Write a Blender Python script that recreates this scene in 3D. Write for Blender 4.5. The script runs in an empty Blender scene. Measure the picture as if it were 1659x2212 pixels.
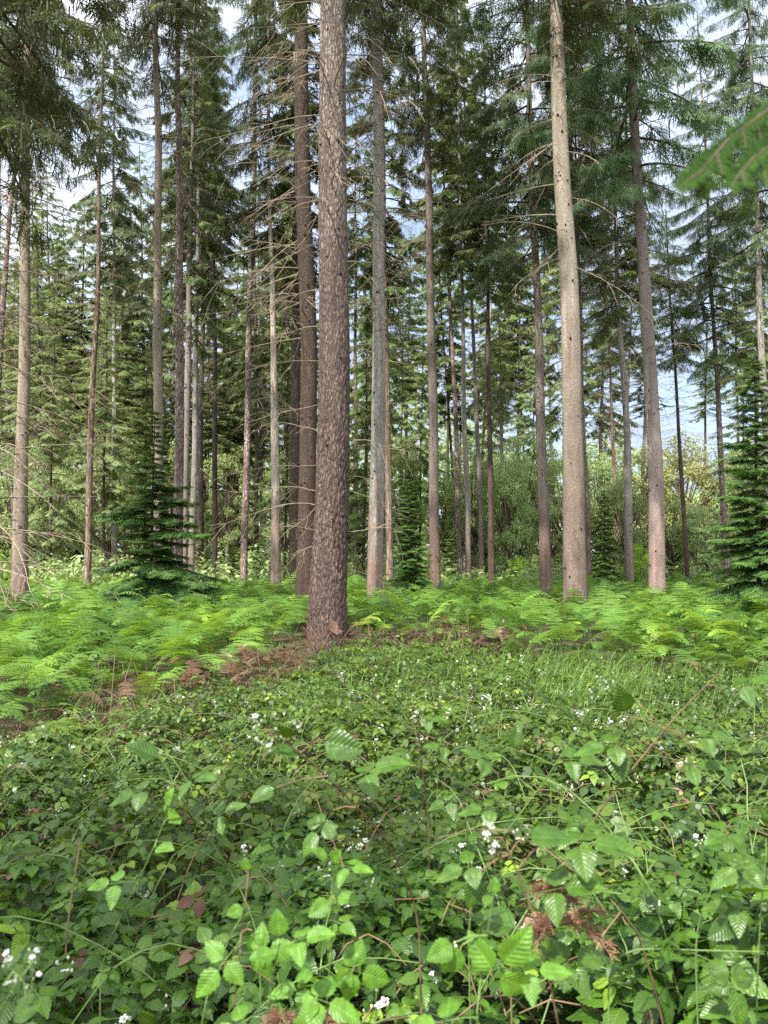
import bpy, math, random
import numpy as np
from mathutils import Vector, Matrix
PI = math.pi; R = math.radians
random.seed(5); rng = np.random.default_rng(11)
scene = bpy.context.scene

# ------------------------------------------------------------------ camera
F = 1671.0; PITCH = math.atan((1210 - 1106) / F); EYE = 1.6
cam_d = bpy.data.cameras.new('camera'); cam = bpy.data.objects.new('camera', cam_d)
scene.collection.objects.link(cam); scene.camera = cam
cam_d.sensor_fit = 'VERTICAL'; cam_d.sensor_height = 24.0
cam_d.lens = 12.0 * F / 1106.0; cam_d.clip_start = 0.05; cam_d.clip_end = 4000
cam.location = (0, 0, EYE); cam.rotation_euler = (PI / 2 + PITCH, 0, 0)
cam_d.dof.use_dof = True; cam_d.dof.focus_distance = 7.0; cam_d.dof.aperture_fstop = 5.0

# ------------------------------------------------------------------ light
SUN_EL, SUN_AZ = 52.0, 212.0      # azimuth of the sun, clockwise from +Y
sv = Vector((math.sin(R(SUN_AZ)) * math.cos(R(SUN_EL)), math.cos(R(SUN_AZ)) * math.cos(R(SUN_EL)), math.sin(R(SUN_EL))))
sun_d = bpy.data.lights.new('sun', 'SUN'); sun = bpy.data.objects.new('sun', sun_d); scene.collection.objects.link(sun)
sun_d.energy = 5.0; sun_d.angle = R(0.9); sun_d.color = (1.0, 0.95, 0.86)
sun.rotation_euler = (-sv).to_track_quat('-Z', 'Y').to_euler(); sun.location = (0, 0, 60)
world = bpy.data.worlds.new('World'); scene.world = world; world.use_nodes = True
nt = world.node_tree; nt.nodes.clear()
def N(t, kind, **kw):
    n = t.nodes.new(kind)
    for k, v in kw.items():
        if k.startswith('_'): n.inputs[k[1:]].default_value = v
        else: setattr(n, k, v)
    return n
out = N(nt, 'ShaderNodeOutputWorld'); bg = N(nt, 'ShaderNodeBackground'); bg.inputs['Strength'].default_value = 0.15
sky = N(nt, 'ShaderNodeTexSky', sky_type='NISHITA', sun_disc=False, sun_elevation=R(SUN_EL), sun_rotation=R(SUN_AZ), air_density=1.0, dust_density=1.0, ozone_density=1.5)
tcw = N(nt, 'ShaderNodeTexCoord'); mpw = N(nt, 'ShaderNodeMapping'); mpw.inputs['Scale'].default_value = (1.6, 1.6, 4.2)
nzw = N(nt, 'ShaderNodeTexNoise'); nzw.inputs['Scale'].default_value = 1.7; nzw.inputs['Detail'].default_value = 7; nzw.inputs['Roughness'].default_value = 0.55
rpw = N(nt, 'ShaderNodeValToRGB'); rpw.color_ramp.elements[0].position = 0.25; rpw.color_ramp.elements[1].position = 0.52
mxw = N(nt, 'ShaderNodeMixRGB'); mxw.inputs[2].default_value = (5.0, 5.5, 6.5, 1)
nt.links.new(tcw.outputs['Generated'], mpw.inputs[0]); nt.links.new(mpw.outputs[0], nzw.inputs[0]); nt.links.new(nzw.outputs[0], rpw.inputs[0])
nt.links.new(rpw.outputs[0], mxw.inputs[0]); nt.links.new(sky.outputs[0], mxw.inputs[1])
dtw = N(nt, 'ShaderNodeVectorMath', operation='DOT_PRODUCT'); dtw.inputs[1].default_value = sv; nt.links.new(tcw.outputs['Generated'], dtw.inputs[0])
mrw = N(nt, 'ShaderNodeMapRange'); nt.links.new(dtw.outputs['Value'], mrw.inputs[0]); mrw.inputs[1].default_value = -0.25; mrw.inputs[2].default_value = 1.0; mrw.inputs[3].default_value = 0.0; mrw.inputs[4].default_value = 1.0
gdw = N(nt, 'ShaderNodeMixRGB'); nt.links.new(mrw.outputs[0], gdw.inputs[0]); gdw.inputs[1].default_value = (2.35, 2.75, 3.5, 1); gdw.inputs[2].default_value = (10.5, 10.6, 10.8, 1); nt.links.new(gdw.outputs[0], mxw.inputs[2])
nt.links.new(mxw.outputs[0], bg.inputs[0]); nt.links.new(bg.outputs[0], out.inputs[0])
scene.view_settings.view_transform = 'Standard'; scene.view_settings.look = 'None'
scene.view_settings.exposure = 1.15; scene.view_settings.gamma = 1
cy = scene.cycles
cy.max_bounces = 6; cy.diffuse_bounces = 4; cy.glossy_bounces = 2; cy.transmission_bounces = 3; cy.transparent_max_bounces = 4
cy.use_adaptive_sampling = True; cy.adaptive_threshold = 0.012; cy.use_denoising = False
cy.caustics_reflective = False; cy.caustics_refractive = False; cy.sample_clamp_indirect = 4

# ------------------------------------------------------------------ helpers
def px(x, y, D):
    "photo pixel (1659x2212 frame) at depth D metres -> world point"
    dx = (x - 829.5) / F; dy = (1106 - y) / F
    cp, sp = math.cos(PITCH), math.sin(PITCH)
    d = Vector((dx, cp - dy * sp, sp + dy * cp)); d *= D / d.y
    return Vector((d.x, D, EYE + d.z))
def tag(o, label=None, cat=None, group=None, kind=None):
    if label: o['label'] = label
    if cat: o['category'] = cat
    if group: o['group'] = group
    if kind: o['kind'] = kind
    return o
def empty(name, loc, label, cat, group=None, rz=0):
    o = bpy.data.objects.new(name, None); scene.collection.objects.link(o); o.location = loc; o.rotation_euler = (0, 0, rz)
    o.empty_display_size = 0.1
    return tag(o, label, cat, group)
def link(name, me, parent=None, loc=(0, 0, 0), rot=(0, 0, 0), sc=(1, 1, 1)):
    o = bpy.data.objects.new(name, me); scene.collection.objects.link(o)
    o.parent = parent; o.location = loc; o.rotation_euler = rot; o.scale = sc
    return o
class Acc:
    "collects vertices, faces, a material index, a random value and uv per vertex; build() makes one mesh"
    def __init__(s): s.v = []; s.q = []; s.t = []; s.qm = []; s.tm = []; s.a = []; s.uv = []; s.n = 0
    def add(s, v, q=None, t=None, mi=0, var=0.5, uv=None):
        v = np.asarray(v, dtype=np.float32).reshape(-1, 3); k = len(v)
        s.v.append(v)
        s.a.append(np.broadcast_to(np.asarray(var, dtype=np.float32), (k,)) if np.ndim(var) == 0 else np.asarray(var, dtype=np.float32))
        s.uv.append(np.zeros((k, 2), np.float32) if uv is None else np.asarray(uv, np.float32))
        if q is not None and len(q): q = np.asarray(q, np.int64); s.q.append(q + s.n); s.qm.append(np.full(len(q), mi, np.int32))
        if t is not None and len(t): t = np.asarray(t, np.int64); s.t.append(t + s.n); s.tm.append(np.full(len(t), mi, np.int32))
        s.n += k
    def stamp(s, P, M, T, var=0.5, mi=0):
        "P: proto dict(v,q,uv,a), M: (K,3,3), T: (K,3), var: (K,)"
        K = len(T)
        if K == 0: return
        v = np.einsum('kij,nj->kni', M, P['v']) + T[:, None, :]
        n = len(P['v']); offs = (np.arange(K) * n)[:, None, None]
        q = (P['q'][None] + offs).reshape(-1, 4)
        var = np.broadcast_to(np.asarray(var, np.float32), (K,))
        a = np.clip(var[:, None] + P['a'][None], 0, 1).reshape(-1)
        s.add(v.reshape(-1, 3), q=q, mi=mi, var=a, uv=np.tile(P['uv'], (K, 1)))
    def build(s, name, mats, smooth=True):
        me = bpy.data.meshes.new(name)
        v = np.concatenate(s.v); nv = len(v)
        q = np.concatenate(s.q) if s.q else np.zeros((0, 4), np.int64); t = np.concatenate(s.t) if s.t else np.zeros((0, 3), np.int64)
        me.vertices.add(nv); me.vertices.foreach_set('co', v.ravel())
        nl = len(q) * 4 + len(t) * 3; me.loops.add(nl)
        vi = np.concatenate([q.ravel(), t.ravel()]).astype(np.int32); me.loops.foreach_set('vertex_index', vi)
        me.polygons.add(len(q) + len(t))
        ls = np.concatenate([np.arange(len(q)) * 4, len(q) * 4 + np.arange(len(t)) * 3]).astype(np.int32)
        me.polygons.foreach_set('loop_start', ls)
        mi = np.concatenate((s.qm or [np.zeros(0, np.int32)]) + (s.tm or [np.zeros(0, np.int32)])).astype(np.int32)
        me.polygons.foreach_set('material_index', mi)
        me.polygons.foreach_set('use_smooth', np.full(len(ls), smooth))
        at = me.attributes.new('var', 'FLOAT', 'POINT'); at.data.foreach_set('value', np.concatenate(s.a).astype(np.float32))
        uvl = me.uv_layers.new(name='UVMap'); uv = np.concatenate(s.uv)[vi]; uvl.data.foreach_set('uv', uv.ravel().astype(np.float32))
        for m in mats: me.materials.append(m)
        me.update(calc_edges=True); me.validate()
        return me
def tubes(paths, radii, ns=3):
    "paths (K,P,3), radii (K,P) -> verts, quads"
    K, Pn, _ = paths.shape
    tan = np.gradient(paths, axis=1); tan /= np.linalg.norm(tan, axis=2, keepdims=True) + 1e-9
    ref = np.where(np.abs(tan[..., 2:3]) > 0.85, np.array([1., 0.07, 0]), np.array([0, 0.05, 1.]))
    u = np.cross(tan, ref); u /= np.linalg.norm(u, axis=2, keepdims=True) + 1e-9
    w = np.cross(tan, u)
    ang = np.arange(ns) * 2 * PI / ns
    ring = u[:, :, None, :] * np.cos(ang)[None, None, :, None] + w[:, :, None, :] * np.sin(ang)[None, None, :, None]
    v = paths[:, :, None, :] + ring * radii[:, :, None, None]
    i = np.arange(Pn - 1)[:, None]; j = np.arange(ns)[None, :]; j2 = (j + 1) % ns
    q = np.stack([i * ns + j, i * ns + j2, (i + 1) * ns + j2, (i + 1) * ns + j], -1).reshape(-1, 4)
    q = (q[None] + (np.arange(K) * Pn * ns)[:, None, None]).reshape(-1, 4)
    return v.reshape(-1, 3), q
_ph = rng.uniform(0, 6.28, (40,)); _dr = rng.normal(size=(40, 2)); _dr /= np.linalg.norm(_dr, axis=1, keepdims=True)
def wob(x, y, f=1.0, k0=0, n=6):
    r = 0
    for i in range(n):
        d = _dr[(k0 + i) % 40]; ff = f * (1 + 0.7 * i)
        r = r + np.sin((x * d[0] + y * d[1]) * ff * 2 * PI + _ph[(k0 + i) % 40] + 1.3 * np.sin((x * d[1] - y * d[0]) * ff * 2.2)) / (1 + 0.6 * i)
    return r / 2.6
def basis(xa, za, s=1.0):
    "matrices whose local x goes along xa and local z close to za"
    xa = xa / (np.linalg.norm(xa, axis=1, keepdims=True) + 1e-9)
    ya = np.cross(za, xa); ya /= np.linalg.norm(ya, axis=1, keepdims=True) + 1e-9
    zz = np.cross(xa, ya)
    return np.stack([xa, ya, zz], -1) * (np.asarray(s).reshape(-1, 1, 1) if np.ndim(s) else s)

# ------------------------------------------------------------------ materials
def newmat(name):
    m = bpy.data.materials.new(name); m.use_nodes = True; t = m.node_tree; t.nodes.clear()
    return m, t
def leafmat(name, c0, c1, c2=None, rough=0.5, spec=0.4, trans=0.35, tcol=None, veins=False, objvar=0.0, bumpy=0.0, spots=0.0, nsc=110):
    "leaf: colour from the per-leaf random value, plus light passing through"
    m, t = newmat(name); L = t.links.new
    o = N(t, 'ShaderNodeOutputMaterial'); p = N(t, 'ShaderNodeBsdfPrincipled'); tr = N(t, 'ShaderNodeBsdfTranslucent'); mx = N(t, 'ShaderNodeMixShader')
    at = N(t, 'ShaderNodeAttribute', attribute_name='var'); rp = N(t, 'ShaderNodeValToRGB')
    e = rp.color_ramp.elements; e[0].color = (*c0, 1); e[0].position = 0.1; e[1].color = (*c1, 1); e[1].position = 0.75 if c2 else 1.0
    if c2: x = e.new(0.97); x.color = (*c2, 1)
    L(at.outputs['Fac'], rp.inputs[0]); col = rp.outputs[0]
    if objvar:
        oi = N(t, 'ShaderNodeObjectInfo'); hs = N(t, 'ShaderNodeHueSaturation')
        ma = N(t, 'ShaderNodeMath', operation='MULTIPLY_ADD'); ma.inputs[1].default_value = objvar; ma.inputs[2].default_value = 1 - objvar / 2
        mb = N(t, 'ShaderNodeMath', operation='MULTIPLY_ADD'); mb.inputs[1].default_value = 0.05 * objvar; mb.inputs[2].default_value = 0.5 - 0.025 * objvar
        L(oi.outputs['Random'], ma.inputs[0]); L(ma.outputs[0], hs.inputs['Value']); L(oi.outputs['Random'], mb.inputs[0]); L(mb.outputs[0], hs.inputs['Hue']); L(col, hs.inputs['Color']); col = hs.outputs[0]
    if veins:
        uv = N(t, 'ShaderNodeUVMap', uv_map='UVMap'); sp = N(t, 'ShaderNodeSeparateXYZ'); L(uv.outputs[0], sp.inputs[0])
        ab = N(t, 'ShaderNodeMath', operation='ABSOLUTE'); L(sp.outputs[0], ab.inputs[0])
        a2 = N(t, 'ShaderNodeMath', operation='MULTIPLY_ADD'); L(ab.outputs[0], a2.inputs[0]); a2.inputs[1].default_value = -0.28; L(sp.outputs[1], a2.inputs[2])
        a3 = N(t, 'ShaderNodeMath', operation='MULTIPLY'); L(a2.outputs[0], a3.inputs[0]); a3.inputs[1].default_value = 50
        sn = N(t, 'ShaderNodeMath', operation='SINE'); L(a3.outputs[0], sn.inputs[0])
        s2 = N(t, 'ShaderNodeMapRange'); L(sn.outputs[0], s2.inputs[0]); s2.inputs[1].default_value = 0.55; s2.inputs[2].default_value = 1.0; s2.inputs[3].default_value = 0; s2.inputs[4].default_value = 0.16
        mr = N(t, 'ShaderNodeMapRange'); L(ab.outputs[0], mr.inputs[0]); mr.inputs[1].default_value = 0.0; mr.inputs[2].default_value = 0.07; mr.inputs[3].default_value = 0.8; mr.inputs[4].default_value = 0
        mm = N(t, 'ShaderNodeMath', operation='MAXIMUM'); L(s2.outputs[0], mm.inputs[0]); L(mr.outputs[0], mm.inputs[1])
        vm = N(t, 'ShaderNodeMixRGB', blend_type='MIX'); L(mm.outputs[0], vm.inputs[0]); L(col, vm.inputs[1])
        hv = N(t, 'ShaderNodeHueSaturation'); hv.inputs['Value'].default_value = 1.55; hv.inputs['Saturation'].default_value = 0.85; L(col, hv.inputs['Color']); L(hv.outputs[0], vm.inputs[2]); col = vm.outputs[0]
    if spots:
        tc = N(t, 'ShaderNodeTexCoord'); nz = N(t, 'ShaderNodeTexNoise'); nz.inputs['Scale'].default_value = spots; nz.inputs['Detail'].default_value = 4; L(tc.outputs['Object'], nz.inputs[0])
        mr2 = N(t, 'ShaderNodeMapRange'); L(nz.outputs[0], mr2.inputs[0]); mr2.inputs[1].default_value = 0.3; mr2.inputs[2].default_value = 0.7; mr2.inputs[3].default_value = 0.7; mr2.inputs[4].default_value = 1.3
        hb = N(t, 'ShaderNodeHueSaturation'); L(mr2.outputs[0], hb.inputs['Value']); L(col, hb.inputs['Color']); col = hb.outputs[0]
    L(col, p.inputs['Base Color']); p.inputs['Roughness'].default_value = rough; p.inputs['Specular IOR Level'].default_value = spec
    if bumpy:
        tc = N(t, 'ShaderNodeTexCoord'); nz = N(t, 'ShaderNodeTexNoise'); nz.inputs['Scale'].default_value = nsc; L(tc.outputs['Object'], nz.inputs[0])
        bp = N(t, 'ShaderNodeBump'); bp.inputs['Strength'].default_value = bumpy; bp.inputs['Distance'].default_value = 0.004 if nsc > 20 else 0.012; hgt = nz.outputs[0]
        if veins:
            ad = N(t, 'ShaderNodeMath', operation='MULTIPLY_ADD'); L(sn.outputs[0], ad.inputs[0]); ad.inputs[1].default_value = -0.3; L(nz.outputs[0], ad.inputs[2]); hgt = ad.outputs[0]
        L(hgt, bp.inputs['Height']); L(bp.outputs[0], p.inputs['Normal'])
    h2 = N(t, 'ShaderNodeHueSaturation'); h2.inputs['Hue'].default_value = 0.47; h2.inputs['Saturation'].default_value = 1.1; h2.inputs['Value'].default_value = 1.5; L(col, h2.inputs['Color'])
    L(h2.outputs[0], tr.inputs['Color']); mx.inputs[0].default_value = trans
    L(p.outputs[0], mx.inputs[1]); L(tr.outputs[0], mx.inputs[2]); L(mx.outputs[0], o.inputs[0])
    return m
def barkmat(name, low, high, dark, zmid=6.0, zw=5.0, scale=14.0, stretch=0.35, crack=0.55, bump=0.6, patch=None, patchamt=0.5):
    m, t = newmat(name); L = t.links.new
    o = N(t, 'ShaderNodeOutputMaterial'); p = N(t, 'ShaderNodeBsdfPrincipled'); p.inputs['Roughness'].default_value = 0.9; p.inputs['Specular IOR Level'].default_value = 0.15
    tc = N(t, 'ShaderNodeTexCoord'); sp = N(t, 'ShaderNodeSeparateXYZ'); L(tc.outputs['Object'], sp.inputs[0])
    wn = N(t, 'ShaderNodeTexNoise'); wn.inputs['Scale'].default_value = 1.1; wn.inputs['Detail'].default_value = 5; L(tc.outputs['Object'], wn.inputs[0])
    ad = N(t, 'ShaderNodeMath', operation='MULTIPLY_ADD'); L(wn.outputs[0], ad.inputs[0]); ad.inputs[1].default_value = zw * 1.6; L(sp.outputs[2], ad.inputs[2])
    mr = N(t, 'ShaderNodeMapRange'); L(ad.outputs[0], mr.inputs[0]); mr.inputs[1].default_value = zmid - zw * 0.5 + zw * 0.8; mr.inputs[2].default_value = zmid + zw * 0.5 + zw * 0.8
    c = N(t, 'ShaderNodeMixRGB'); L(mr.outputs[0], c.inputs[0]); c.inputs[1].default_value = (*low, 1); c.inputs[2].default_value = (*high, 1); col = c.outputs[0]
    mp = N(t, 'ShaderNodeMapping'); mp.inputs['Scale'].default_value = (1, 1, stretch); L(tc.outputs['Object'], mp.inputs[0])
    st = N(t, 'ShaderNodeMapping'); st.inputs['Scale'].default_value = (5, 5, .35); L(tc.outputs['Object'], st.inputs[0]); sn_ = N(t, 'ShaderNodeTexNoise'); sn_.inputs['Scale'].default_value = 1.6; sn_.inputs['Detail'].default_value = 6; L(st.outputs[0], sn_.inputs[0])
    sr = N(t, 'ShaderNodeMapRange'); L(sn_.outputs[0], sr.inputs[0]); sr.inputs[1].default_value = .3; sr.inputs[2].default_value = .7; sr.inputs[3].default_value = .62; sr.inputs[4].default_value = 1.3; sh = N(t, 'ShaderNodeHueSaturation'); L(sr.outputs[0], sh.inputs['Value']); L(col, sh.inputs['Color']); col = sh.outputs[0]
    if patch:
        pn = N(t, 'ShaderNodeTexNoise'); pn.inputs['Scale'].default_value = 4.5; pn.inputs['Detail'].default_value = 6; pn.inputs['Roughness'].default_value = 0.7; L(mp.outputs[0], pn.inputs[0])
        pr = N(t, 'ShaderNodeMapRange'); L(pn.outputs[0], pr.inputs[0]); pr.inputs[1].default_value = 0.47; pr.inputs[2].default_value = 0.58; pr.inputs[4].default_value = patchamt
        pm = N(t, 'ShaderNodeMixRGB'); L(pr.outputs[0], pm.inputs[0]); L(col, pm.inputs[1]); pm.inputs[2].default_value = (*patch, 1); col = pm.outputs[0]
    ds = N(t, 'ShaderNodeTexNoise'); ds.inputs['Scale'].default_value = scale * 0.5; L(mp.outputs[0], ds.inputs[0])
    dm = N(t, 'ShaderNodeMixRGB', blend_type='ADD'); dm.inputs[0].default_value = 0.09; L(mp.outputs[0], dm.inputs[1]); L(ds.outputs['Color'], dm.inputs[2])
    vo = N(t, 'ShaderNodeTexVoronoi', feature='DISTANCE_TO_EDGE'); vo.inputs['Scale'].default_value = scale; L(dm.outputs[0], vo.inputs[0])
    n2 = N(t, 'ShaderNodeTexNoise'); n2.inputs['Scale'].default_value = scale * 2.2; n2.inputs['Detail'].default_value = 6; n2.inputs['Roughness'].default_value = 0.7; L(mp.outputs[0], n2.inputs[0])
    cr = N(t, 'ShaderNodeMapRange'); L(vo.outputs[0], cr.inputs[0]); cr.inputs[1].default_value = 0.0; cr.inputs[2].default_value = 0.16; cr.inputs[3].default_value = crack; cr.inputs[4].default_value = 0
    cn = N(t, 'ShaderNodeTexNoise'); cn.inputs['Scale'].default_value = scale * .22; cn.inputs['Detail'].default_value = 4; L(mp.outputs[0], cn.inputs[0]); cm = N(t, 'ShaderNodeMapRange'); L(cn.outputs[0], cm.inputs[0]); cm.inputs[1].default_value = .35; cm.inputs[2].default_value = .6; cm.inputs[3].default_value = .15; cm.inputs[4].default_value = .4; L(cm.outputs[0], cr.inputs[2])
    k = N(t, 'ShaderNodeMixRGB'); L(cr.outputs[0], k.inputs[0]); L(col, k.inputs[1]); k.inputs[2].default_value = (*dark, 1)
    nr = N(t, 'ShaderNodeMapRange'); L(n2.outputs[0], nr.inputs[0]); nr.inputs[1].default_value = 0.25; nr.inputs[2].default_value = 0.75; nr.inputs[3].default_value = 0.62; nr.inputs[4].default_value = 1.38
    hs = N(t, 'ShaderNodeHueSaturation'); L(nr.outputs[0], hs.inputs['Value']); L(k.outputs[0], hs.inputs['Color'])
    L(hs.outputs[0], p.inputs['Base Color'])
    sb = N(t, 'ShaderNodeMath', operation='MULTIPLY_ADD'); L(cr.outputs[0], sb.inputs[0]); sb.inputs[1].default_value = -0.8; L(n2.outputs[0], sb.inputs[2])
    bp = N(t, 'ShaderNodeBump'); bp.inputs['Strength'].default_value = bump; bp.inputs['Distance'].default_value = 0.03; L(sb.outputs[0], bp.inputs['Height']); L(bp.outputs[0], p.inputs['Normal'])
    L(p.outputs[0], o.inputs[0]); return m
def plain(name, col, rough=0.85, noise=25.0, amt=0.35):
    m, t = newmat(name); L = t.links.new
    o = N(t, 'ShaderNodeOutputMaterial'); p = N(t, 'ShaderNodeBsdfPrincipled'); p.inputs['Roughness'].default_value = rough; p.inputs['Specular IOR Level'].default_value = 0.2
    tc = N(t, 'ShaderNodeTexCoord'); nz = N(t, 'ShaderNodeTexNoise'); nz.inputs['Scale'].default_value = noise; nz.inputs['Detail'].default_value = 4; L(tc.outputs['Object'], nz.inputs[0])
    mr = N(t, 'ShaderNodeMapRange'); L(nz.outputs[0], mr.inputs[0]); mr.inputs[1].default_value = 0.3; mr.inputs[2].default_value = 0.7; mr.inputs[3].default_value = 1 - amt; mr.inputs[4].default_value = 1 + amt
    hs = N(t, 'ShaderNodeHueSaturation'); hs.inputs['Color'].default_value = (*col, 1); L(mr.outputs[0], hs.inputs['Value']); L(hs.outputs[0], p.inputs['Base Color']); L(p.outputs[0], o.inputs[0])
    return m
M = {}
M['scaly'] = barkmat('bark_scaly_brown', (0.18, 0.13, 0.113), (0.28, 0.235, 0.20), (0.035, 0.024, 0.02), 6.5, 6, 24, 0.24, 0.75, 1.0, (0.13, 0.095, 0.083), 0.6)
M['red'] = barkmat('bark_red_brown', (0.085, 0.058, 0.045), (0.085, 0.068, 0.055), (0.03, 0.02, 0.016), 6, 5, 24, 0.35, 0.6, 0.8, (0.06, 0.045, 0.035), 0.6)
M['pale'] = barkmat('bark_pale_grey', (0.235, 0.17, 0.14), (0.29, 0.245, 0.195), (0.10, 0.075, 0.055), 2.4, 2.2, 27, 0.4, 0.5, 0.6, (0.22, 0.19, 0.15), 0.6)
M['grey'] = barkmat('bark_grey', (0.24, 0.165, 0.14), (0.34, 0.32, 0.285), (0.08, 0.06, 0.05), 3.0, 4, 22, 0.22, 0.45, 0.7, (0.2, 0.19, 0.17), 0.6)
M['mauve'] = barkmat('bark_mauve_grey', (0.31, 0.22, 0.19), (0.25, 0.215, 0.20), (0.09, 0.065, 0.055), 3.5, 3, 27, 0.45, 0.45, 0.6, (0.22, 0.18, 0.165), 0.5)
M['brown'] = barkmat('bark_brown_grey', (0.20, 0.135, 0.11), (0.19, 0.165, 0.145), (0.05, 0.035, 0.03), 3.5, 3, 24, 0.4, 0.5, 0.7, (0.14, 0.11, 0.09), 0.5)
M['pink'] = barkmat('bark_pink_flaky', (0.37, 0.28, 0.25), (0.34, 0.28, 0.25), (0.07, 0.045, 0.04), 5, 4, 12, 0.4, 0.85, 1.0, (0.16, 0.12, 0.105), 0.8)
M['tan'] = barkmat('bark_tan_shaggy', (0.29, 0.225, 0.175), (0.24, 0.195, 0.155), (0.07, 0.045, 0.03), 5, 4, 9, 0.18, 0.75, 1.0, (0.13, 0.085, 0.055), 0.8)
M['dark'] = barkmat('bark_dark', (0.10, 0.072, 0.055), (0.10, 0.08, 0.065), (0.03, 0.02, 0.016), 5, 4, 11, 0.35, 0.6, 0.8)
M['white'] = barkmat('bark_white_peeled', (0.23, 0.175, 0.15), (0.50, 0.45, 0.40), (0.12, 0.08, 0.06), 4.2, 2.5, 9, 0.14, 0.5, 0.7, (0.30, 0.23, 0.18), 0.7)
M['pale_big'] = barkmat('bark_pale_large', (0.155, 0.112, 0.096), (0.31, 0.275, 0.22), (0.08, 0.055, 0.042), 5.0, 4.5, 30, 0.35, 0.42, 0.7, (0.22, 0.19, 0.15), 0.7)
M['knot'] = plain('knot_dark', (0.035, 0.024, 0.018))
M['twig'] = plain('twig_brown', (0.085, 0.062, 0.045))
M['dead'] = plain('twig_dead_grey', (0.19, 0.15, 0.11), noise=8)
M['deadtip'] = M['dead']
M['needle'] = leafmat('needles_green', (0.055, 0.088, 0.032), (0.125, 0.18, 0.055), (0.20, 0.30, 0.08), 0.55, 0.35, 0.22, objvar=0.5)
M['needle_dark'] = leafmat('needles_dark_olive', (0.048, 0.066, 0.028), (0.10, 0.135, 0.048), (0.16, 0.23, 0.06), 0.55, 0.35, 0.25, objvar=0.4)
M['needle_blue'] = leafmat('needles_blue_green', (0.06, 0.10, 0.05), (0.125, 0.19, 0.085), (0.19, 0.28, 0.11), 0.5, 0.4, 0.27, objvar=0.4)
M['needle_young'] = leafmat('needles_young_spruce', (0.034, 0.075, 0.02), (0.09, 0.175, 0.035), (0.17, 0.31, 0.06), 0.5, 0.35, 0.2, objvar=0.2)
M['needle_far'] = leafmat('needles_sunlit', (0.11, 0.155, 0.06), (0.21, 0.28, 0.105), (0.30, 0.38, 0.15), 0.55, 0.3, 0.38, objvar=0.4)  # lighter copy of the needles; sunlight on far crowns put into the colour
M['broad'] = leafmat('leaves_broad', (0.14, 0.20, 0.07), (0.28, 0.36, 0.14), (0.40, 0.47, 0.21), 0.5, 0.35, 0.35, objvar=0.45)
M['broad_gold'] = leafmat('leaves_golden', (0.20, 0.23, 0.08), (0.33, 0.35, 0.13), (0.42, 0.44, 0.18), 0.5, 0.3, 0.35, objvar=0.2)
M['hazel'] = leafmat('leaves_hazel', (0.13, 0.26, 0.03), (0.24, 0.42, 0.05), (0.34, 0.50, 0.08), 0.5, 0.3, 0.4)
M['fern'] = leafmat('bracken_green', (0.06, 0.13, 0.025), (0.16, 0.295, 0.045), (0.30, 0.44, 0.075), 0.55, 0.3, 0.4)
M['ferndead'] = leafmat('bracken_brown', (0.075, 0.044, 0.03), (0.17, 0.105, 0.073), (0.34, 0.25, 0.18), 0.8, 0.1, 0.15)
M['bramble'] = leafmat('bramble_leaves', (0.024, 0.062, 0.007), (0.082, 0.17, 0.013), (0.23, 0.35, 0.03), 0.36, 0.42, 0.3, veins=True, bumpy=0.35)
M['bramble_one'] = leafmat('bramble_leaf_single', (0.024, 0.062, 0.007), (0.082, 0.17, 0.013), (0.23, 0.35, 0.03), 0.36, 0.42, 0.3, veins=True, bumpy=0.24, nsc=5, spots=3)
M['bramble_mid'] = leafmat('bramble_leaves_farther', (0.028, 0.062, 0.010), (0.105, 0.17, 0.02), (0.26, 0.33, 0.045), 0.42, 0.38, 0.3)
M['shoot'] = leafmat('bramble_young_leaves', (0.075, 0.17, 0.018), (0.135, 0.28, 0.03), (0.20, 0.36, 0.045), 0.42, 0.4, 0.42, veins=True, bumpy=0.24, nsc=5, spots=3)
M['cane_g'] = plain('cane_green', (0.11, 0.17, 0.05), 0.6, 15, 0.3)
M['cane_b'] = plain('cane_brown', (0.15, 0.10, 0.055), 0.7, 15, 0.4)
M['petal'] = plain('petal_white', (0.47, 0.46, 0.46), 0.6, 30, 0.08)
M['bud'] = plain('bud_grey_green', (0.33, 0.36, 0.25), 0.8, 60, 0.3)
M['orange'] = leafmat('needles_dead_orange', (0.14, 0.078, 0.045), (0.28, 0.155, 0.09), None, 0.7, 0.2, 0.15)
M['grass'] = leafmat('grass_green', (0.07, 0.14, 0.03), (0.17, 0.28, 0.06), (0.30, 0.40, 0.12), 0.5, 0.3, 0.35)
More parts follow.
